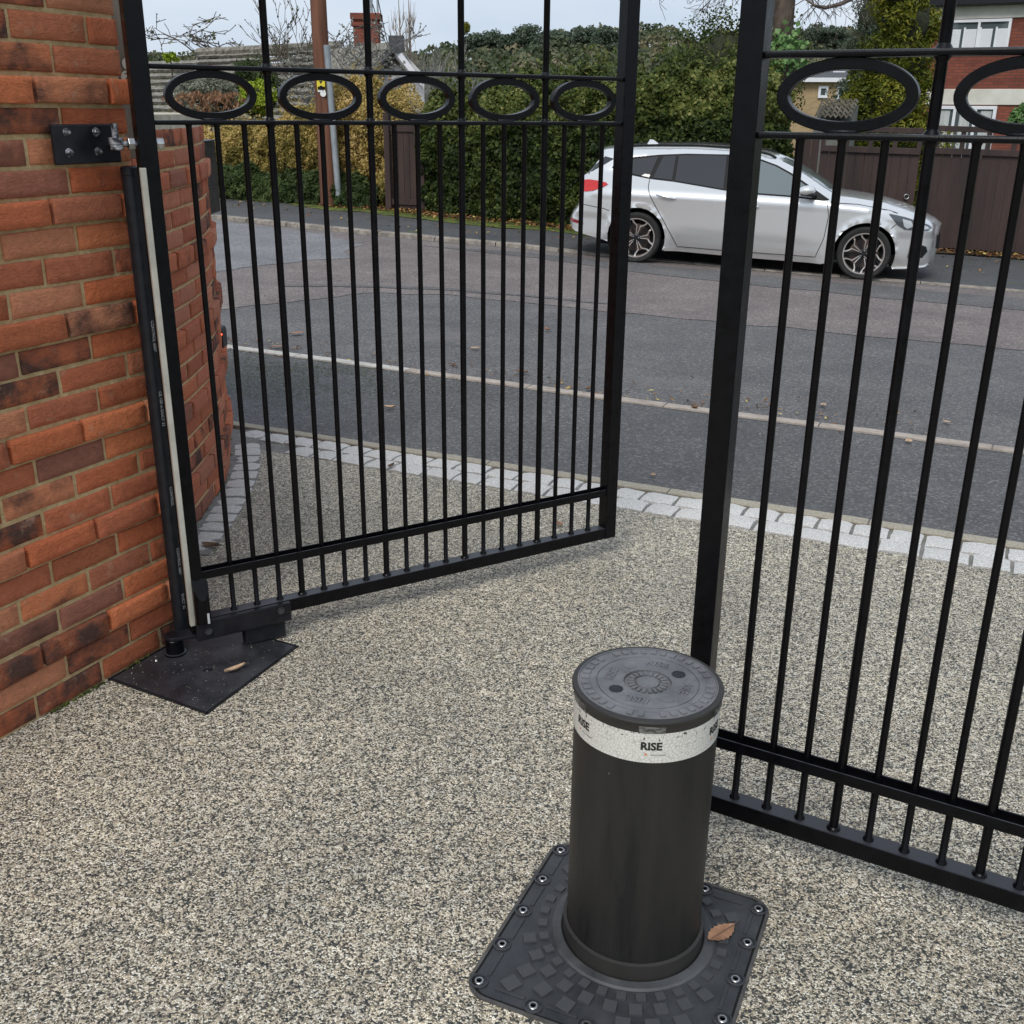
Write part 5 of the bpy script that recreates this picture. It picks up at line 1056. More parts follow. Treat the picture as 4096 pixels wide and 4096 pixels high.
b = MB(); b.cyl((ck.x+.06, ck.y, zt), (ck.x+.06, ck.y, zt+.14), .13, .1, 12); b.cyl((ck.x+.08, ck.y, zt+.14), (ck.x+.08, ck.y, zt+.4), .085, n=12); b.build('chimney_pot', M['steel'], wh, world=True, smooth=40)
b = MB(); b.cyl((ck.x+.28, ck.y, zt-.1), (ck.x+.28, ck.y, zt+1.6), .025, n=8); b.build('aerial_mast', M['steel'], wh, world=True)

# ------------------------------------------------------------------ garden trees and shrubs
def at(u, v, Y): p = V(u, v, Y); return p
def shrub(name, label, u, v0, v1, Y, wu, mkey, n, size, seed, **k):
    c = at(u, (v0+v1)/2, Y); rz = (at(u, v0, Y).z-at(u, v1, Y).z)/2; rx = wu/1992*Y*1.0/.94; g_ = gz(c.x, Y); return tree(name, label, (c.x, Y, g_), rz*2, [(0, 0, c.z-g_, rx, rx*.8, rz)], mkey, n, size, seed, cat='shrub', trunk=.05, limbs=False, **k)
shrub('grey_green_shrub', 'grey green rounded shrub seen through the leftmost gate ring', 392, 138, 225, 24.5, 62, 'lichen', 9000, .06, 41, clumps=60)
shrub('juniper', 'dark green feathery juniper in front of the bungalow roof', 487, 108, 215, 25.5, 52, 'grn', 9000, .09, 42, aspect=.3, clumps=60)
shrub('lime_shrub', 'bright lime green shrub between the juniper and the golden hedge', 490, 150, 215, 23.2, 33, 'lime', 5000, .07, 43, clumps=40, tone0=.6)
fr = thing('bracken', 'dry brown bracken fronds above the golden hedge', 'fern', (*V(410, 200, 22.5).xy, 0)); rs = np.random.RandomState(8); P = []; Nn = []
for k in range(22):
    u0 = rs.uniform(330, 470); c = V(u0, rs.uniform(200, 214), 22.6+rs.uniform(-.3, .3)); dr = rs.choice([-1, 1])*rs.uniform(.25, .5)
    for t in np.linspace(0, 1, 16):
        x = c.x+dr*t; z = c.z+.28*math.sin(t*2.2)-.02; 
        for s_ in (-1, 1): P.append((x, c.y+.03*s_, z-.035*(1-t))); Nn.append((0, -1, .3))
V_, F_, T_ = leaves(np.array(P), np.array(Nn), .09, .3, rs, .3, droop=2.5); np_mesh('fronds', V_, F_, LM['brown'], fr, T_)
bare_tree('bare_ornamental_tree', 'bare spreading tree with small dark seed heads behind the bungalow roof', (V(424, 150, 38).x, 38, 0), 5.0, .11, 51, m='twig', spread=.85, up=.05, levels=4, nmain=9, tipsleaf=('ivy', 420), tipsize=.09, lowfork=.5, first=.42, rmin=.012, shrink=.6)
shrub('yellow_leaved_sapling', 'small yellow-leaved sapling above the lower bungalow roof', 322, 97, 122, 31, 12, 'lime', 260, .13, 52, core=False, clumps=7)
bare_tree('ivy_clad_tree', 'small bare tree with sparse lichened leaves behind the telegraph pole', (V(650, 180, 23.5).x, 23.5, 0), 3.3, .09, 53, m='greytwig', spread=.7, up=.1, levels=4, nmain=9, tipsleaf=('lichen', 1500), tipsize=.055, rmin=.006)
bare_tree('bare_tree', 'half bare tree left of the telegraph pole above the bungalow ridge', (V(572, 180, 30).x, 30, 0), 3.7, .08, 54, m='twig', spread=.4, up=.2, levels=4, nmain=7, tipsleaf=('grn', 500), tipsize=.06, rmin=.007)
hedge('variegated_shrubs', 'grey green shrubs in front of the white gabled house', [(V(655, 180, 22.5).x, 22.6), (V(800, 180, 22).x, 21.8)], [(0, 2.0), (.25, 2.25), (.45, 2.0), (.65, 1.5), (1, 1.6)], .8, 'lichen', M['core'], 1500, .06, 55, .6, .2, cat='shrubs')
# poplars and scrub far behind
for i, (u, Y, h_, lb_) in enumerate(((757, 84, 9.3, 'left stem of the tall pale bare poplar clump behind the white house'), (775, 86, 9.6, 'right stem of the tall pale bare poplar clump behind the white house'))):
    x = V(u, 200, Y).x; rr = random.Random(60+i); T = thing('poplar', lb_, 'tree', (x, Y, 0), 0, 'bare poplars behind the white house'); b = MB(); b.tube([(0, 0, 0), (.1, 0, h_*.5), (0, 0, h_)], [.16, .1, .02], 6)
    for k in range(62):
        z = rr.uniform(.15, .74)*h_; a = rr.uniform(0, 6.28); r_ = .42*rr.uniform(.3, 1.5); L = rr.uniform(.12, .26)*h_; pts = [(0, 0, z), (r_*math.cos(a), r_*math.sin(a), z+L*.35), (r_*1.25*math.cos(a), r_*1.25*math.sin(a), z+L)]; b.tube(pts, [.022, .018, .008], 3, caps=False)
        for j in range(3): q = pts[1]; a2 = rr.uniform(0, 6.28); b.tube([q, (q[0]+.2*math.cos(a2), q[1]+.2*math.sin(a2), q[2]+rr.uniform(.3, .8))], [.018, .01], 3, caps=False)
    b.build('branches', M['paletwig'], T)
for i, (u, Y, h_) in enumerate(((800, 60, 4.0), (822, 52, 3.7), (842, 58, 4.1), (812, 44, 3.0), (858, 64, 4.4), (786, 70, 4.6))):
    bare_tree('bare_scrub_tree', ['grey bare tree right of the poplars', 'bare tree with cut upright stems behind the hedge end', 'bare tree right of the white gable, further back', 'small bare sapling beside the white gable roof', 'bare branching tree left of the mistletoe ball', 'bare tree in front of the poplar foot'][i], (V(u, 200, Y).x, Y, 0), h_, .1, 70+i, m='greytwig', spread=.4, up=.3, levels=3, nmain=6, group='bare trees beyond the hedge', rmin=.014, shrink=.6)
mt = bare_tree('mistletoe_tree', 'bare tree carrying a round mistletoe ball on the skyline', (V(880, 200, 66).x, 66, 0), 5.0, .1, 90, m='greytwig', spread=.6, up=.2, levels=3, nmain=6, rmin=.013)
c = V(877, 52, 65.5); rs = np.random.RandomState(1); d = rs.normal(0, 1, (700, 3)); d /= np.linalg.norm(d, axis=1, keepdims=True); V_, F_, T_ = leaves(np.array(c)+d*(rs.uniform(0, 1, 700)**.4)[:, None]*.33, d, .12, .5, rs); np_mesh('mistletoe', V_, F_, LM['gold'], mt, T_)
# rounded evergreen behind the hedge, big trunk, conifers at the right
p_ = at(1345, 100, 20.5); tree('evergreen_tree', 'rounded evergreen crown rising behind the tall hedge beside the big trunk', (p_.x+.25, 20.5, -.1), 4, [(0, 0, 2.25, 1.05, .9, 1.22), (.75, .1, 2.3, .8, .7, 1.15)], 'ivy', 15000, .06, 95, clumps=90, hollow=.6)
bt = thing('big_tree', 'thick rough-barked tree trunk rising behind the hedge with bare twigs above', 'tree', (V(1472, 90, 18.0).x, 18.0, -.1)); tx_ = V(1472, 95, 18.).x; b = MB()
t0_, t1_ = V(1469, 95, 18), V(1478, 0, 18); dv = (t1_-t0_); pts = [t0_-dv*3.2, t0_-dv*1, t0_, t0_.lerp(t1_, .5), t1_, t1_+dv*2, t1_+dv*5]; b.tube(pts, [.27, .225, .20, .188, .182, .17, .13], 18)
me_ = b.build('trunk', M['bark'], bt, world=True, smooth=True); rr = random.Random(12)
b = MB(); br0 = t1_+dv*.6
for tgt, L in (((1390, -12), 1), ((1345, -6), 1), ((1600, -14), 1), ((1535, 6), 1), ((1700, -30), 1), ((1250, -60), 1)):
    e_ = V(tgt[0], tgt[1], 17.6+rr.uniform(-.3, .6)); m_ = br0.lerp(e_, .5)+Vector((0, 0, .15)); b.tube([br0, m_, e_], [.05, .03, .014], 6, caps=False)
    for k in range(5): q = m_.lerp(e_, rr.uniform(.2, 1)); branchy(b, q, (rr.uniform(-1, 1), rr.uniform(-.4, .4), rr.uniform(-.9, .1)), rr.uniform(.3, .6), .01, 2, rr, .5, -.1, 3, None, (2, 3), .6, .004)
e_ = V(1556, 15, 17.6); q0 = V(1516, -4, 17.7); q1 = V(1607, -3, 17.5); b.tube([q0, V(1537, 10, 17.6), e_, V(1585, 8, 17.5), q1], [.016, .02, .03, .035, .04], 6)
for k in range(8): branchy(b, q0.lerp(q1, rr.random())+Vector((0, 0, -.1)), (rr.uniform(-1, 1), 0, rr.uniform(-1, .2)), .35, .008, 1, rr, .5, -.2, 3, None, (2, 3), .6, .003)
b.build('branches', M['twig'], bt, world=True)
crs = []
def conifer(name, label, u, Y, zt_, rx, mkey, n, size, seed, z0=.3, **k):
    x = V(u, 200, Y).x; cr_ = []; nl = 9
    for i in range(nl): f = i/(nl-1); r_ = rx*(1-f*.62); cr_.append((.12*math.sin(i*2.1), .1*math.cos(i*1.7), z0+(zt_-z0)*f, r_*(1+.12*math.sin(i*3)), r_*.9, (zt_-z0)/nl*1.15))
    return tree(name, label, (x, Y, gz(x, Y)), zt_, cr_, mkey, n, size, seed, limbs=False, clumps=26, **k)
conifer('golden_conifer', 'tall golden green conifer with drooping sprays beside the red brick house', 1682, 24.5, 7.0, 1.2, 'gold', 70000, .11, 101, aspect=.33, hollow=.5, trunk=.14)
conifer('dark_conifer', 'darker pine behind the golden conifer against the sky', 1622, 29, 5.2, 1.0, 'pine', 12000, .12, 102, aspect=.25, hollow=.5)
shrub('bright_shrub', 'pointed-leaf green shrub in front of the red brick house at the right edge', 1936, 195, 262, 21, 30, 'bright', 2500, .12, 103, aspect=.3, clumps=24)
b = MB(); iv_ = thing('bright_ivy', 'bright green ivy climbing the foot of the big trunk', 'ivy', (tx_, 17.8, 2)); rs = np.random.RandomState(3); c = np.array(V(1478, 100, 17.75)); P = c+rs.normal(0, 1, (420, 3))*[.17, .1, .16]; V_, F_, T_ = leaves(P, np.tile([0, -1, .4], (420, 1)), .085, .8, rs, .6); np_mesh('leaves', V_, F_, LM['bright'], iv_, T_, off=None)
# hill with woods and umbrella pines
b = MB(); xs = np.linspace(-160, 220, 39); ys = [70, 95, 120, 140, 165, 200, 260]; hp_ = lambda x, y: (max(0, min(1, (y-70)/85)))**1.3*(6.8+3.8/(1+math.exp(-(x+7)/4)))*(1 if y < 170 else 1.02)
for y in ys:
    for x in xs: b.v.append((x, y, hp_(x, y)-.3))
for j in range(len(ys)-1):
    for i in range(len(xs)-1): k = j*len(xs)+i; b.f.append((k, k+1, k+1+len(xs), k+len(xs)))
hl = b.build('hill', M['grass'], smooth=True); hl['kind'] = 'structure'
rs = np.random.RandomState(9); nC = 650; cx_ = rs.uniform(-60, 100, nC); cy_ = rs.uniform(80, 168, nC); P = []; Tn = []; Nn = []
for x, y in zip(cx_, cy_):
    z = hp_(x, y); r_ = rs.uniform(1.2, 2.3); m_ = 110; d = rs.normal(0, 1, (m_, 3)); d /= np.linalg.norm(d, axis=1, keepdims=True); d[:, 2] = np.abs(d[:, 2])*.9-.1; P.append(np.array([x, y, z+.4])+d*r_*rs.uniform(.75, 1, (m_, 1))*[1, 1, 1.05]); Nn.append(d); Tn.append(np.clip(rs.uniform(.1, .85)+rs.normal(0, .12, m_), 0, 1))
V_, F_, T_ = leaves(np.concatenate(P), np.concatenate(Nn), .55, .8, rs, .5, tone=np.concatenate(Tn)); np_mesh('hillside_wood', V_, F_, LM['wood'], None, T_, 'stuff')
pines = [(893, 60, 30), (930, 56, 34), (995, 44, 44), (1058, 55, 40), (1110, 46, 46), (1148, 47, 34), (1506, 52, 34), (1545, 43, 40), (1578, 46, 30), (1600, 66, 26), (965, 62, 30), (1030, 60, 26)]
pl_lab = ['leftmost umbrella pine on the hill', 'second umbrella pine from the left on the hill', 'broad umbrella pine left of the gate bar on the hill', 'umbrella pine just right of the thin gate bar', 'widest umbrella pine on the hill by the open gate stile', 'thin-crowned pine beside the open gate stile', 'dense pine right of the big trunk', 'tallest umbrella pine right of the big trunk', 'open-crowned umbrella pine left of the golden conifer', 'low pine against the golden conifer', 'small pine between the left umbrella pines', 'small pine behind the thin gate bar']
for i, (u, v, wu) in enumerate(pines):
    Y = 138+4*math.sin(i*2.3); c = V(u, v, Y); r_ = wu/1862*Y/1.25; g_ = hp_(c.x, Y)-.3; zt_ = c.z-g_
    tree('pine_tree', pl_lab[i], (c.x, Y, g_), zt_, [(0, 0, zt_-r_*.5, r_*.8, r_*.8, r_*.5), (r_*.65, 0, zt_-r_*(.75+.2*math.sin(i)), r_*.5, r_*.5, r_*.36), (-r_*.6, 0, zt_-r_*(.8+.2*math.cos(i)), r_*.52, r_*.52, r_*.38), (r_*.2, -.3, zt_-r_*1.15, r_*.6, r_*.6, r_*.3)], 'pine', 3600, .30, 200+i, trunk=.22, group='umbrella pines on the hill', clumps=26, hollow=.35, core=False, flat=.8)
# overhead wires
for k, (u0, v0, u1, v1) in enumerate(((712, -6, 731, 80), (703, 8, 726, 76))):
    a, c = V(u0, v0, 27), V(u1, v1, 29); b = MB(); b.tube([a, a.lerp(c, .5)-Vector((0, 0, .03)), c], .012, 4); T = thing('overhead_wire', ['outer thin wire running down past the brick chimney', 'inner thin wire running down past the brick chimney'][k], 'wire', tuple(c), 0, 'wires by the chimney'); b.build('wire', M['conduit'], T, world=True)

# ------------------------------------------------------------------ parked estate car
EX = Vector((.961, -.276, -.028)).normalized(); EY = Vector((.276, .961, 0)).normalized(); EZ = EX.cross(EY)
car = thing('parked_car', 'silver white estate car parked facing right in front of the tall hedge', 'car', (1.485, 13.363, -.107))
car.rotation_euler = Matrix((EX, EY, EZ)).transposed().to_euler()
m, n, b_ = new_mat('silver_white_paint'); b_.inputs['Base Color'].default_value = (.80, .80, .79, 1); b_.inputs['Roughness'].default_value = .24; b_.inputs['Metallic'].default_value = .62; b_.inputs['Coat Weight'].default_value = 1; b_.inputs['Coat Roughness'].default_value = .03
z = nd(n, 'ShaderNodeTexNoise', Scale=900, Detail=1); bump(n, b_, z.outputs['Fac'], .00015); M['paint'] = m
def gmat(name, col, rough=.03): m, n, b_ = new_mat(name); b_.inputs['Base Color'].default_value = (*col, 1); b_.inputs['Roughness'].default_value = rough; b_.inputs['Specular IOR Level'].default_value = .7; b_.inputs['Coat Weight'].default_value = .4; return m
M['privacy'] = gmat('privacy_glass', (.018, .019, .022)); M['cglass'] = gmat('car_glass', (.14, .17, .175)); M['gloss'] = mat('satin_black_trim', (.008, .008, .009), rough=.55, spec=.2); M['rubber'] = mat('tyre_rubber', (.014, .014, .014), (.028, .027, .026), 20, .85, bumpd=.001); M['alloy'] = mat('machined_alloy', (.55, .5, .46), (.62, .58, .54), 20, .3, metal=.7); M['rimdark'] = mat('rim_dark', (.012, .013, .016), rough=.3)
M['red'] = gmat('tail_light_red', (.62, .015, .012), .12); M['lamp'] = gmat('headlight_lens', (.5, .53, .55), .06); M['hlamp'] = gmat('headlight_glass', (.07, .08, .09), .06); M['void'] = mat('wheel_arch_black', (.004, .004, .004), rough=.95)
M['redb'] = gmat('reflector_dark_red', (.22, .01, .012), .2)
top = [(-.80, .93), (-.76, .975), (-.70, 1.02), (-.62, 1.12), (-.52, 1.24), (-.56, 1.285), (-.50, 1.305), (-.30, 1.325), (-.109, 1.340), (.13, 1.355), (.6, 1.372), (1.015, 1.365), (1.37, 1.330), (1.562, 1.290), (1.748, 1.215), (1.90, 1.135), (2.05, 1.055), (2.201, .968), (2.313, .920), (2.5, .903), (2.685, .884), (2.893, .850), (3.08, .805), (3.22, .758), (3.35, .700), (3.44, .650), (3.485, .605)]
front = [(3.465, .55), (3.478, .46), (3.485, .36), (3.468, .29), (3.475, .21), (3.40, .165), (3.20, .150), (3.03, .142)]
rear = [(-.36, .235), (-.60, .275), (-.80, .315), (-.895, .36), (-.915, .43), (-.885, .52), (-.82, .60), (-.785, .68), (-.782, .80)]
def arc(cx, cz, r, a0, a1, n): return [(cx+r*math.cos(R(a0+(a1-a0)*i/n)), cz+r*math.sin(R(a0+(a1-a0)*i/n))) for i in range(n+1)]
archF = arc(2.69, .295, .355, -22, 202, 16); archR = arc(-.005, .30, .36, -20, 190, 16)
outline = rear+top+front+archF+[(2.2, .150), (1.4, .152), (.36, .172)]+archR
tx_a = np.array(top)
def ztop(x): return float(np.interp(x, tx_a[6:, 0], tx_a[6:, 1])) if x > -.5 else float(np.interp(x, [-.92, -.80, -.70, -.62, -.5], [.93, .95, 1.02, 1.12, 1.305]))
fr_a = np.array(sorted(front[:5]+[(3.485, .605)], key=lambda p: p[1])); re_a = np.array(sorted(rear[3:]+[(-.80, .93)], key=lambda p: p[1]))
def rnd(d, r): t = max(0., min(1., 1-d/r)); return 1-math.sqrt(max(0, 1-t*t))
def yS(x, z):
    y = 0.
    if x > 2.6: y += ((x-2.6)/.9)**2.3*.34
    if x < -.1: y += ((-.1-x)/.82)**2.2*.20
    zbl = float(np.interp(x, [-.8, -.33, .4, 1.03, 1.75, 2.2, 3.3], [1.07, 1.07, .985, .92, .885, .865, .75]))
    if z > .74: y += (z-.74)*.16
    y += .014*math.exp(-((z-.80)/.03)**2)*-1*(1 if -.6 < x < 2.9 else .3)
    if z > zbl: y += (z-zbl)*.50
    if .25 < x < 2.35: y += .024*math.exp(-((z-(.40-.045*x))/.07)**2)*min(1, (x-.25)/.4)*min(1, (2.35-x)/.4)
    if z < .30 and not .3 < x < 2.3: y += .05*((.30-z)/.15)**1.5
    zc = .415-.062*x
    if .3 < x < 2.3 and z < zc: y += (zc-z)*.55*min(1, (x-.3)/.2, (2.3-x)/.2)
    if z < .52 and (x > 3.05 or x < -.4): y += .02
    d = ztop(x)-z; r_ = .075 if x < 2.2 else .13; y += (.10 if x < 2.2 else .17)*rnd(max(0, d), r_)
    if z < .95 and x > 2.9: y += .14*rnd(max(0, float(np.interp(z, fr_a[:, 1], fr_a[:, 0]))-x), .12)
    if z < .95 and x < -.4: y += .10*rnd(max(0, x-float(np.interp(z, re_a[:, 1], re_a[:, 0]))), .10)
    for cx, cz, ra in ((2.69, .295, .355), (-.005, .30, .36)):
        dd = math.hypot(x-cx, z-cz)-ra
        if 0 <= dd < .07 and z > .16: y -= .018*(1-dd/.07)**1.5
    return y
def patch(name, poly, m, parent, off=0., res=.05, mirror=True, **k):
    vs, F = cdt(poly, res); b = MB(); b.raw([(p.x, yS(p.x, p.y)+off, p.y) for p in vs], F)
    o = b.build(name, m, parent, smooth=True, **k)
    if o.data.polygons[0].normal.y > 0: o.data.flip_normals()
    if mirror:
        b = MB(); b.raw([(p.x, 1.8-yS(p.x, p.y)-off, p.y) for p in vs], F); o2 = b.build(name, m, parent, smooth=True, **k)
        if o2.data.polygons[0].normal.y < 0: o2.data.flip_normals()
    return o
trim = [(-.375, 1.105), (-.345, 1.165), (-.28, 1.20), (-.111, 1.236), (.186, 1.275), (.505, 1.300), (1.013, 1.312), (1.20, 1.303), (1.378, 1.278), (1.573, 1.222), (1.748, 1.146), (1.98, 1.018), (2.225, .880), (2.18, .862), (1.756, .884), (1.386, .889), (1.031, .912), (.70, .948), (.397, .980), (.108, .997), (-.096, 1.025), (-.335, 1.066)]
vs, F = cdt(outline, .04, [trim]); b = MB()
b.raw([(p.x, yS(p.x, p.y), p.y) for p in vs], [f[::-1] for f in F]); b.raw([(p.x, 1.8-yS(p.x, p.y), p.y) for p in vs], F)
seq = polyline(rear+top+front, .06); NSG = 12; k0 = len(b.v); fwd = []
for i, (x, z) in enumerate(seq):
    a, c = seq[max(0, i-1)], seq[min(len(seq)-1, i+1)]; d = Vector((c[0]-a[0], c[1]-a[1])).normalized(); nrm = Vector((-d.y, d.x)); y0 = yS(x, z)+.0015; cr_ = .03+.06*abs(nrm.x)**2
    for j in range(NSG+1): t = j/NSG; o_ = cr_*(math.sin(math.pi*t)**.8); b.v.append((x+nrm.x*o_, y0+(1.8-2*y0)*t, z+nrm.y*o_))
def strip_faces(i0, i1, j0=0, j1=NSG): return [(k0+i*(NSG+1)+j, k0+i*(NSG+1)+j+1, k0+(i+1)*(NSG+1)+j+1, k0+(i+1)*(NSG+1)+j) for i in range(i0, i1) for j in range(j0, j1)]
b.f += strip_faces(0, len(seq)-1); stripv = b.v[k0:]
body = b.build('body', M['paint'], car, smooth=42)
def strip_part(name, m, x0, x1, z0, z1, j0, j1, off=.004):
    idx = [i for i, (x, z) in enumerate(seq) if x0 <= x <= x1 and z0 <= z <= z1]; q = MB(); w_ = j1-j0+1
    for i in idx:
        a, c = seq[max(0, i-1)], seq[min(len(seq)-1, i+1)]; d = Vector((c[0]-a[0], c[1]-a[1])).normalized(); nrm = Vector((-d.y, d.x))
        for j in range(j0, j1+1): p = stripv[i*(NSG+1)+j]; q.v.append((p[0]+nrm.x*off, p[1], p[2]+nrm.y*off))
    for a in range(len(idx)-1):
        for j in range(w_-1): q.f.append((a*w_+j, a*w_+j+1, (a+1)*w_+j+1, (a+1)*w_+j))
    return q.build(name, m, car, smooth=True)
strip_part('windscreen', M['cglass'], 1.62, 2.30, .92, 1.29, 0, NSG); strip_part('rear_window', M['privacy'], -.72, -.53, 1.0, 1.24, 0, NSG)
strip_part('grille', M['gloss'], 3.44, 3.5, .36, .54, 1, NSG-1, .008)
# glazing band and windows
trim = [(-.375, 1.105), (-.345, 1.165), (-.28, 1.20), (-.111, 1.236), (.186, 1.275), (.505, 1.300), (1.013, 1.312), (1.20, 1.303), (1.378, 1.278), (1.573, 1.222), (1.748, 1.146), (1.98, 1.018), (2.225, .880), (2.18, .862), (1.756, .884), (1.386, .889), (1.031, .912), (.70, .948), (.397, .980), (.108, .997), (-.096, 1.025), (-.335, 1.066)]
patch('window_trim', trim, M['gloss'], car, -.002, .035)
for nm, poly, mm_ in (('quarter_window', [(-.34, 1.10), (-.30, 1.165), (-.10, 1.215), (.165, 1.253), (.098, 1.015), (-.10, 1.045), (-.31, 1.083)], 'privacy'), ('rear_door_window', [(.225, 1.257), (.375, 1.272), (.375, 1.0), (.148, 1.014)], 'privacy'), ('rear_door_window', [(.41, 1.275), (.70, 1.291), (.975, 1.296), (.995, .932), (.70, .963), (.415, .994)], 'privacy'), ('front_window', [(1.075, 1.295), (1.20, 1.287), (1.37, 1.262), (1.562, 1.207), (1.735, 1.13), (1.93, 1.020), (2.03, .955), (2.03, .885), (1.756, .902), (1.386, .907), (1.095, .922)], 'cglass')): patch(nm, poly, M[mm_], car, -.008, .035)
def line(name, pts, r, m, off=-.0005, n=5):
    for sgn in (0, 1):
        p = [(x, (yS(x, z)+off) if not sgn else 1.8-yS(x, z)-off, z) for x, z in polyline(pts, .04)]; b = MB(); b.tube(p, r, n); o = b.build(name, m, car, smooth=True)
for pts in ([(.105, .99), (.098, .905), (.12, .83), (.181, .729), (.326, .519), (.42, .37), (.505, .222), (1.10, .215)], [(1.045, .90), (1.07, .70), (1.10, .45), (1.10, .215)], [(2.20, .862), (2.24, .70), (2.22, .45), (2.15, .22), (1.10, .215)], [(2.24, .85), (2.55, .845), (2.9, .80), (3.0, .77)], [(-.80, .66), (-.62, .64), (-.42, .62), (-.36, .60)], [(2.95, .60), (3.05, .70), (3.03, .74)]): line('panel_gap', pts, .0042, M['gloss'])
line('door_mirror_line', [(1.05, .2), (1.06, .2)], .001, M['gloss'])
patch('sill', [(.36, .205), (1.2, .21), (2.26, .172), (2.23, .148), (1.4, .150), (.36, .168)], M['paint'], car, -.034, .03)
# lights, intake
patch('tail_light', [(-.80, .90), (-.76, .935), (-.66, .950), (-.551, .945), (-.434, .930), (-.402, .908), (-.468, .872), (-.594, .822), (-.70, .803), (-.77, .822)], M['red'], car, -.012, .03)
patch('rear_quarter_glass', [(-.487, 1.225), (-.37, 1.205), (-.48, 1.135), (-.60, 1.065), (-.69, 1.02), (-.62, 1.10)], M['privacy'], car, -.006, .03)
patch('rear_reflector', [(-.90, .47), (-.80, .455), (-.70, .43), (-.70, .405), (-.80, .415), (-.895, .43)], M['redb'], car, -.005, .03)
patch('headlight', [(2.905, .765), (2.991, .752), (3.084, .734), (3.249, .687), (3.370, .650), (3.415, .618), (3.378, .583), (3.265, .585), (3.106, .594), (3.02, .640)], M['hlamp'], car, -.010, .03)
patch('headlight_lens', [(3.06, .715), (3.16, .69), (3.20, .63), (3.13, .605), (3.09, .63)], M['lamp'], car, -.014, .03); patch('headlight_lens', [(3.26, .665), (3.36, .63), (3.385, .605), (3.33, .60), (3.27, .61)], M['lamp'], car, -.014, .03)
patch('fog_intake', [(3.20, .42), (3.30, .43), (3.385, .40), (3.41, .345), (3.36, .275), (3.26, .255), (3.19, .27)], M['void'], car, -.010, .03)
line('front_lip', [(3.03, .142), (3.2, .148), (3.40, .163), (3.45, .185)], .012, M['paint'], -.01, 8)
# handles, mirror, fin, roof rails
for x0, z0, x1, z1 in ((.205, .825, .453, .787), (1.19, .765, 1.437, .752)):
    b = MB(); 
    for sgn in (0, 1):
        p = [(x0+(x1-x0)*t, (1.8-(yS(x0, z0)) if sgn else yS(x0, z0))+(-1 if not sgn else 1)*(.012+.022*math.sin(math.pi*t)), z0+(z1-z0)*t) for t in np.linspace(0, 1, 9)]; b.tube(p, [.006, .014, .016, .016, .016, .016, .016, .014, .006], 8)
    b.build('door_handle', M['paint'], car, smooth=True)
for sgn in (-1, 1):
    b = MB(); c = Vector((1.955, -.085 if sgn < 0 else 1.885, .975)); nu, nv = 14, 8
    for j in range(nv+1):
        for i in range(nu): th = math.pi*j/nv; ph = 2*math.pi*i/nu; x = math.sin(th)*math.cos(ph); z = math.cos(th); y = math.sin(th)*math.sin(ph); b.v.append((c.x+.105*x*(1-.15*z)+.02*z, c.y+.085*y, c.z+.058*(z if z > 0 else z*1.15)))
    for j in range(nv):
        for i in range(nu): b.f.append((j*nu+i, j*nu+(i+1) % nu, (j+1)*nu+(i+1) % nu, (j+1)*nu+i))
    mi = b.build('wing_mirror', M['paint'], car, smooth=True); b = MB(); b.box((1.975, c.y, .928), (.16, .12, .022)); b.tube([(2.02, c.y, .93), (2.06, .05 if sgn < 0 else 1.75, .90)], .025, 8); b.build('mirror_base', M['gloss'], mi, bev=.008)
b = MB(); b.raw([(-.10, .893, 1.36), (.06, .893, 1.372), (-.02, .899, 1.42), (-.065, .899, 1.425), (-.10, .907, 1.36), (.06, .907, 1.372), (-.02, .901, 1.42), (-.065, .901, 1.425)], [(0, 1, 2, 3), (7, 6, 5, 4), (0, 3, 7, 4), (1, 5, 6, 2), (3, 2, 6, 7)]); b.build('roof_aerial', M['paint'], car)
for sgn in (0, 1):
    p = [(x, (1.8-yS(x, ztop(x)-.005)-.02) if sgn else yS(x, ztop(x)-.005)+.02, ztop(x)+.022) for x in np.linspace(-.38, 1.55, 26)]; p[0] = (p[0][0], p[0][1], p[0][2]-.02); p[-1] = (p[-1][0], p[-1][1], p[-1][2]-.02); b = MB(); b.tube(p, .013, 8); b.build('roof_rail', M['gloss'], car, smooth=True)
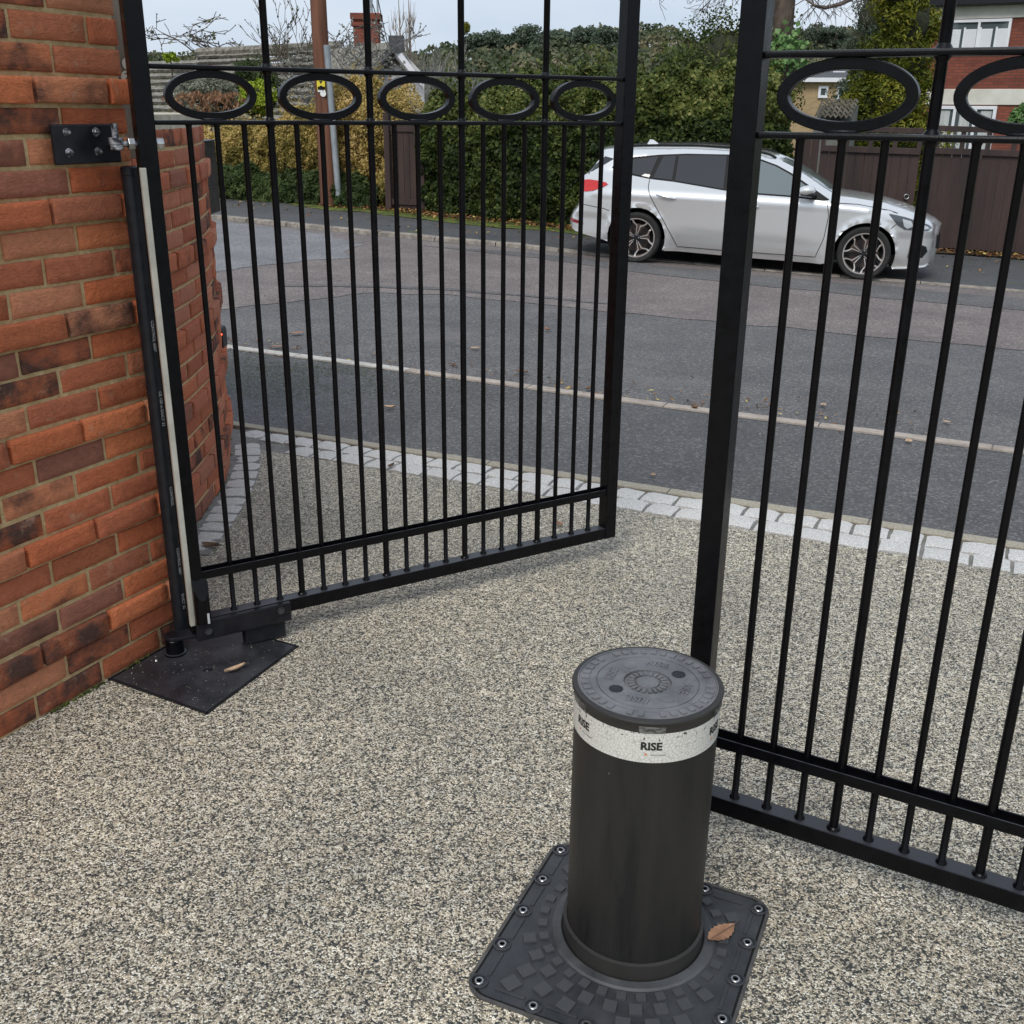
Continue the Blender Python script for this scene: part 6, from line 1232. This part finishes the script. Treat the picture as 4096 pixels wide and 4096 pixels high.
# number plate (blank stand-in height only at the rear, unseen) is left off; underbody and arch liners
b = MB(); b.box((1.30, .9, .235), (3.6, 1.5, .10)); b.build('underbody', M['void'], car)
for cx, cz, ra in ((2.69, .295, .352), (-.005, .30, .357)):
    for y0, y1 in ((.03, .5), (1.3, 1.77)):
        b = MB(); pr = arc(cx, cz, ra, -25, 205, 18)
        for x, z in pr: b.v += [(x, y0, z), (x, y1, z)]
        for i in range(len(pr)-1): b.f.append((2*i, 2*i+1, 2*i+3, 2*i+2))
        k_ = len(b.v); b.v += [(x, y1 if y1 < 1 else y0, z) for x, z in pr]; b.f.append(tuple(range(k_, k_+len(pr)))); b.build('arch_liner', M['void'], car)
def wheel(cx, y0, cz, flip):
    s_ = -1 if flip else 1; W = bpy.data.objects.new('wheel', None); COL.objects.link(W); W.parent = car; W.location = (cx, y0, cz)
    RT_, RR = .303, .236
    b = MB(); b.lathe([(RR-.004, .03*s_), (RR, .008*s_), (RR+.012, .0), (RR+.045, -.004*s_), (RT_-.012, .006*s_), (RT_, .03*s_), (RT_, .19*s_), (RT_-.012, .214*s_), (RR, .21*s_), (RR-.004, .03*s_)], (0, 0, 0), 56, 'y'); b.build('tyre', M['rubber'], W, smooth=40)
    b = MB(); b.lathe([(RR, .005*s_), (RR-.012, .006*s_), (RR-.02, .04*s_), (RR-.02, .18*s_)], (0, 0, 0), 56, 'y'); b.build('rim', M['alloy'], W, smooth=40)
    b = MB(); b.lathe([(RR-.02, .10*s_), (.0, .10*s_)], (0, 0, 0), 40, 'y'); b.build('rim_barrel', M['void'], W)
    b = MB(); b.lathe([(.165, .085*s_), (.165, .075*s_), (.06, .075*s_), (.0, .075*s_)], (0, 0, 0), 40, 'y'); b.build('brake_disc', mat('brake_disc', (.14, .10, .085), rough=.6, metal=.4), W)
    b = MB(); b.lathe([(0, .012*s_), (.028, .012*s_), (.032, .02*s_), (.055, .026*s_), (.058, .06*s_)], (0, 0, 0), 24, 'y'); b.build('hub_cap', M['rimdark'], W, smooth=35)
    def bar(b, r0, a0, r1, a1, w0, w1, yo=.010, th=.03):
        p, q = Vector((r0*math.sin(a0), r0*math.cos(a0))), Vector((r1*math.sin(a1), r1*math.cos(a1))); d = (q-p).normalized(); nn = Vector((-d.y, d.x)); c4 = [p+nn*w0, p-nn*w0, q-nn*w1, q+nn*w1]
        b.raw([(c.x, (yo+(.012 if i < 2 else 0))*s_, c.y) for i, c in enumerate(c4)]+[(c.x, (yo+th)*s_, c.y) for c in c4], [(0, 1, 2, 3), (0, 4, 5, 1), (1, 5, 6, 2), (2, 6, 7, 3), (3, 7, 4, 0)])
    for k in range(5):
        a = 2*math.pi*k/5+.18; b = MB()
        for sg in (-1, 1): bar(b, .05, a+sg*.16, .150, a+sg*.15, .0045, .006); bar(b, .146, a+sg*.145, .190, a+sg*.40, .006, .0075); bar(b, .187, a+sg*.385, .229, a+sg*.44, .0075, .010)
        b.build('spoke', M['alloy'], W)
        b = MB(); bar(b, .05, a+.63, .225, a+.63, .004, .005, .02); 
        for sg in (-1, 1): bar(b, .05, a+.63+sg*.22, .21, a+.63+sg*.13, .003, .004, .024)
        b.build('inner_spoke', M['rimdark'], W)
        b = MB(); b.cyl((.036*math.sin(a), .018*s_, .036*math.cos(a)), (.036*math.sin(a), .010*s_, .036*math.cos(a)), .007, n=8); b.build('wheel_nut', M['alloy'], W)
for cx, cz in ((2.69, .300), (-.005, .300)): wheel(cx, -.005, cz, False); wheel(cx, 1.805, cz, True)

# ------------------------------------------------------------------ fallen leaves and twigs, each a thing
def fallen_leaf(x, y, z, L, ang, lab, mk, curl=.2, wd=.42, tilt=(0, 0), serr=0, stem=True, group=None):
    T = thing('fallen_leaf', lab, 'leaf', (x, y, z), ang, group); T.rotation_euler = (tilt[0], tilt[1], ang); b = MB(); n = 14
    for i in range(n+1):
        t = i/n; w_ = L*wd*.5*math.sin(math.pi*min(1, t*1.02))**.75*(1+serr*(.5 if i % 2 else -.5)); xx = (t-.5)*L; zz = curl*L*(t-.5)**2
        for j in (-1, -.5, 0, .5, 1): b.v.append((xx, j*w_, zz+curl*L*.35*abs(j)**1.5+.001))
    for i in range(n):
        for j in range(4): k = i*5+j; b.f.append((k, k+5, k+6, k+1))
    b.build('blade', M[mk], T, smooth=True)
    if stem: b = MB(); b.tube([(-.38*L, 0, .003), (.5*L, 0, curl*L*.25+.002), (.68*L, .03*L, curl*L*.3+.004)], [.0006, .0011, .0008], 5); b.build('stalk', M['twig'], T)
    return T
M['leafb'] = mat('dry_brown_leaf', (.26, .125, .065), (.38, .21, .125), 40, .65, bumpd=.0006, bscale=90); M['leafp'] = mat('pale_dry_leaf', (.45, .3, .18), (.6, .42, .27), 40, .7, bumpd=.0006); M['leafd'] = mat('dark_wet_leaf', (.10, .055, .03), (.2, .11, .05), 40, .6, bumpd=.0006)
q = G(1360, 1768); fallen_leaf(q.x, q.y, .009, .080, .62, 'brown serrated leaf lying on the bollard base plate', 'leafb', .12, .5, serr=.18)
q = G(444, 1270); c_ = fallen_leaf(q.x, q.y, .010, .072, .75, 'pale brown curled leaf lying on the gate motor cover plate', 'leafp', .35, .30)
q = G(398, 1033); fallen_leaf(q.x, q.y, .006, .075, -.2, 'brown crumpled leaf at the end of the radial setts by the curved wall', 'leafd', .3, .6)
for u, v, L, lab, mk in ((735, 773, .07, 'tan star-shaped leaf on the dark pavement in front of the gate', 'leafp'), (896, 660, .08, 'pale leaf lying on the road beyond the edging line', 'leafp'), (1032, 625, .08, 'orange brown leaf on the road left of the open gate stile', 'leafb'), (1785, 800, .055, 'small pale leaf on the road beyond the right gate bars', 'leafp'), (1714, 837, .06, 'buff leaf just below the edging line behind the right gate', 'leafp'), (1553, 767, .06, 'bent pale leaf on the road behind the closed gate', 'leafp'), (1110, 737, .075, 'dead leaf on the edging line beside the open gate stile', 'leafd'), (985, 706, .09, 'brown leaf cluster on the road behind the middle gate bars', 'leafd'), (560, 632, .12, 'brown leaf in the gutter left of centre', 'leafb'), (525, 657, .11, 'orange leaf wedged at the edging stones by the curved wall', 'leafb'), (1232, 902, .04, 'tiny pale leaf on the pavement right of the open gate stile', 'leafp'), (738, 884, .055, 'brown leaf tucked against the inner row of setts', 'leafd'), (1055, 993, .05, 'thin orange leaf on the gravel behind the open gate', 'leafb'), (1310, 773, .06, 'grey brown leaf beside the right gate stile', 'leafd')):
    q = G(u, v); fallen_leaf(q.x, q.y, q.z+.012, L, rng.uniform(0, 6.28), lab, mk, rng.uniform(.1, .4), rng.uniform(.4, .7), serr=.3)
q = G(369, 1400); T = thing('pebble', 'single rounded cream pebble lying on the gravel drive', 'pebble', (q.x, q.y, .004)); b = MB(); b.lathe([(0, .011), (.007, .009), (.0105, .003), (.008, -.003), (0, -.004)], (0, 0, 0), 14); b.build('stone', M['coping'], T, smooth=True)
# loose debris in the gutter and on the drive
rs = np.random.RandomState(77); P = []
for k in range(420):
    t = rs.uniform(0, 1); x = -2.6+5*t**1.6; p, d = along(ch, acc, float(np.interp(x, [c[0] for c in ch], acc))); P.append((p.x+rs.normal(0, .08)+.06, p.y+abs(rs.normal(0, .22))*(1 if rs.rand() < .75 else -1)+.03, gz(p.x, p.y)+.012))
P = np.array(P); P[:, 2] = [gz(x, y)+.008 for x, y, _ in P]; keep = fnoise(P, 2.2, 4) > .12; P = P[keep]
V_, F_, T_ = leaves(P, np.tile([0, 0, 1.], (len(P), 1)), .035, .45, rs, .3); np_mesh('gutter_debris', V_, F_, LM['litter'], None, T_, 'stuff')
P = np.stack([rs.uniform(-2.5, 4.5, 700), rs.uniform(5, 12, 700), np.zeros(700)], 1); P = P[[(x*.44+y*.898-4.42) > .12 for x, y, _ in P]]; P[:, 2] = [gz(x, y)+.009 for x, y, _ in P]
V_, F_, T_ = leaves(P, np.tile([0, 0, 1.], (len(P), 1)), .013, .6, rs, .3); np_mesh('road_grit', V_, F_, LM['lichen'], None, T_, 'stuff')
def in_plate(x, y): return inpoly(x, y, PLT)
P = []
while len(P) < 330:
    x, y = rs.uniform(-1.2, -.72), rs.uniform(2.68, 3.2)
    if in_plate(x, y): P.append((x, y, .0075))
P = np.array(P); V_, F_, T_ = leaves(P, np.tile([0, 0, 1.], (len(P), 1)), .0045, .5, rs, .2, sizevar=.7); np_mesh('lid_debris', V_, F_, LM['lichen'], None, T_, 'stuff')

rs = np.random.RandomState(31); P = []
while len(P) < 5200:
    x, y = rs.normal(-1.5, .55), rs.normal(6.9, .5); t = x*.44+y*.898-4.42
    if t > .12 and y < np.interp(x, [c[0] for c in chan], [c[1] for c in chan])-.1 and mnoise.noise((x*1.7, y*1.7, 3)) > -.25: P.append((x, y, gz(x, y)+.004))
P = np.array(P); V_, F_, T_ = leaves(P, np.tile([0, 0, 1.], (len(P), 1)), .011, .7, rs, .15); np_mesh('pavement_moss', V_, F_, leaf_mat('damp_moss', [(0, (.05, .065, .03)), (1, (.12, .15, .06))], trans=0), None, T_, 'stuff')
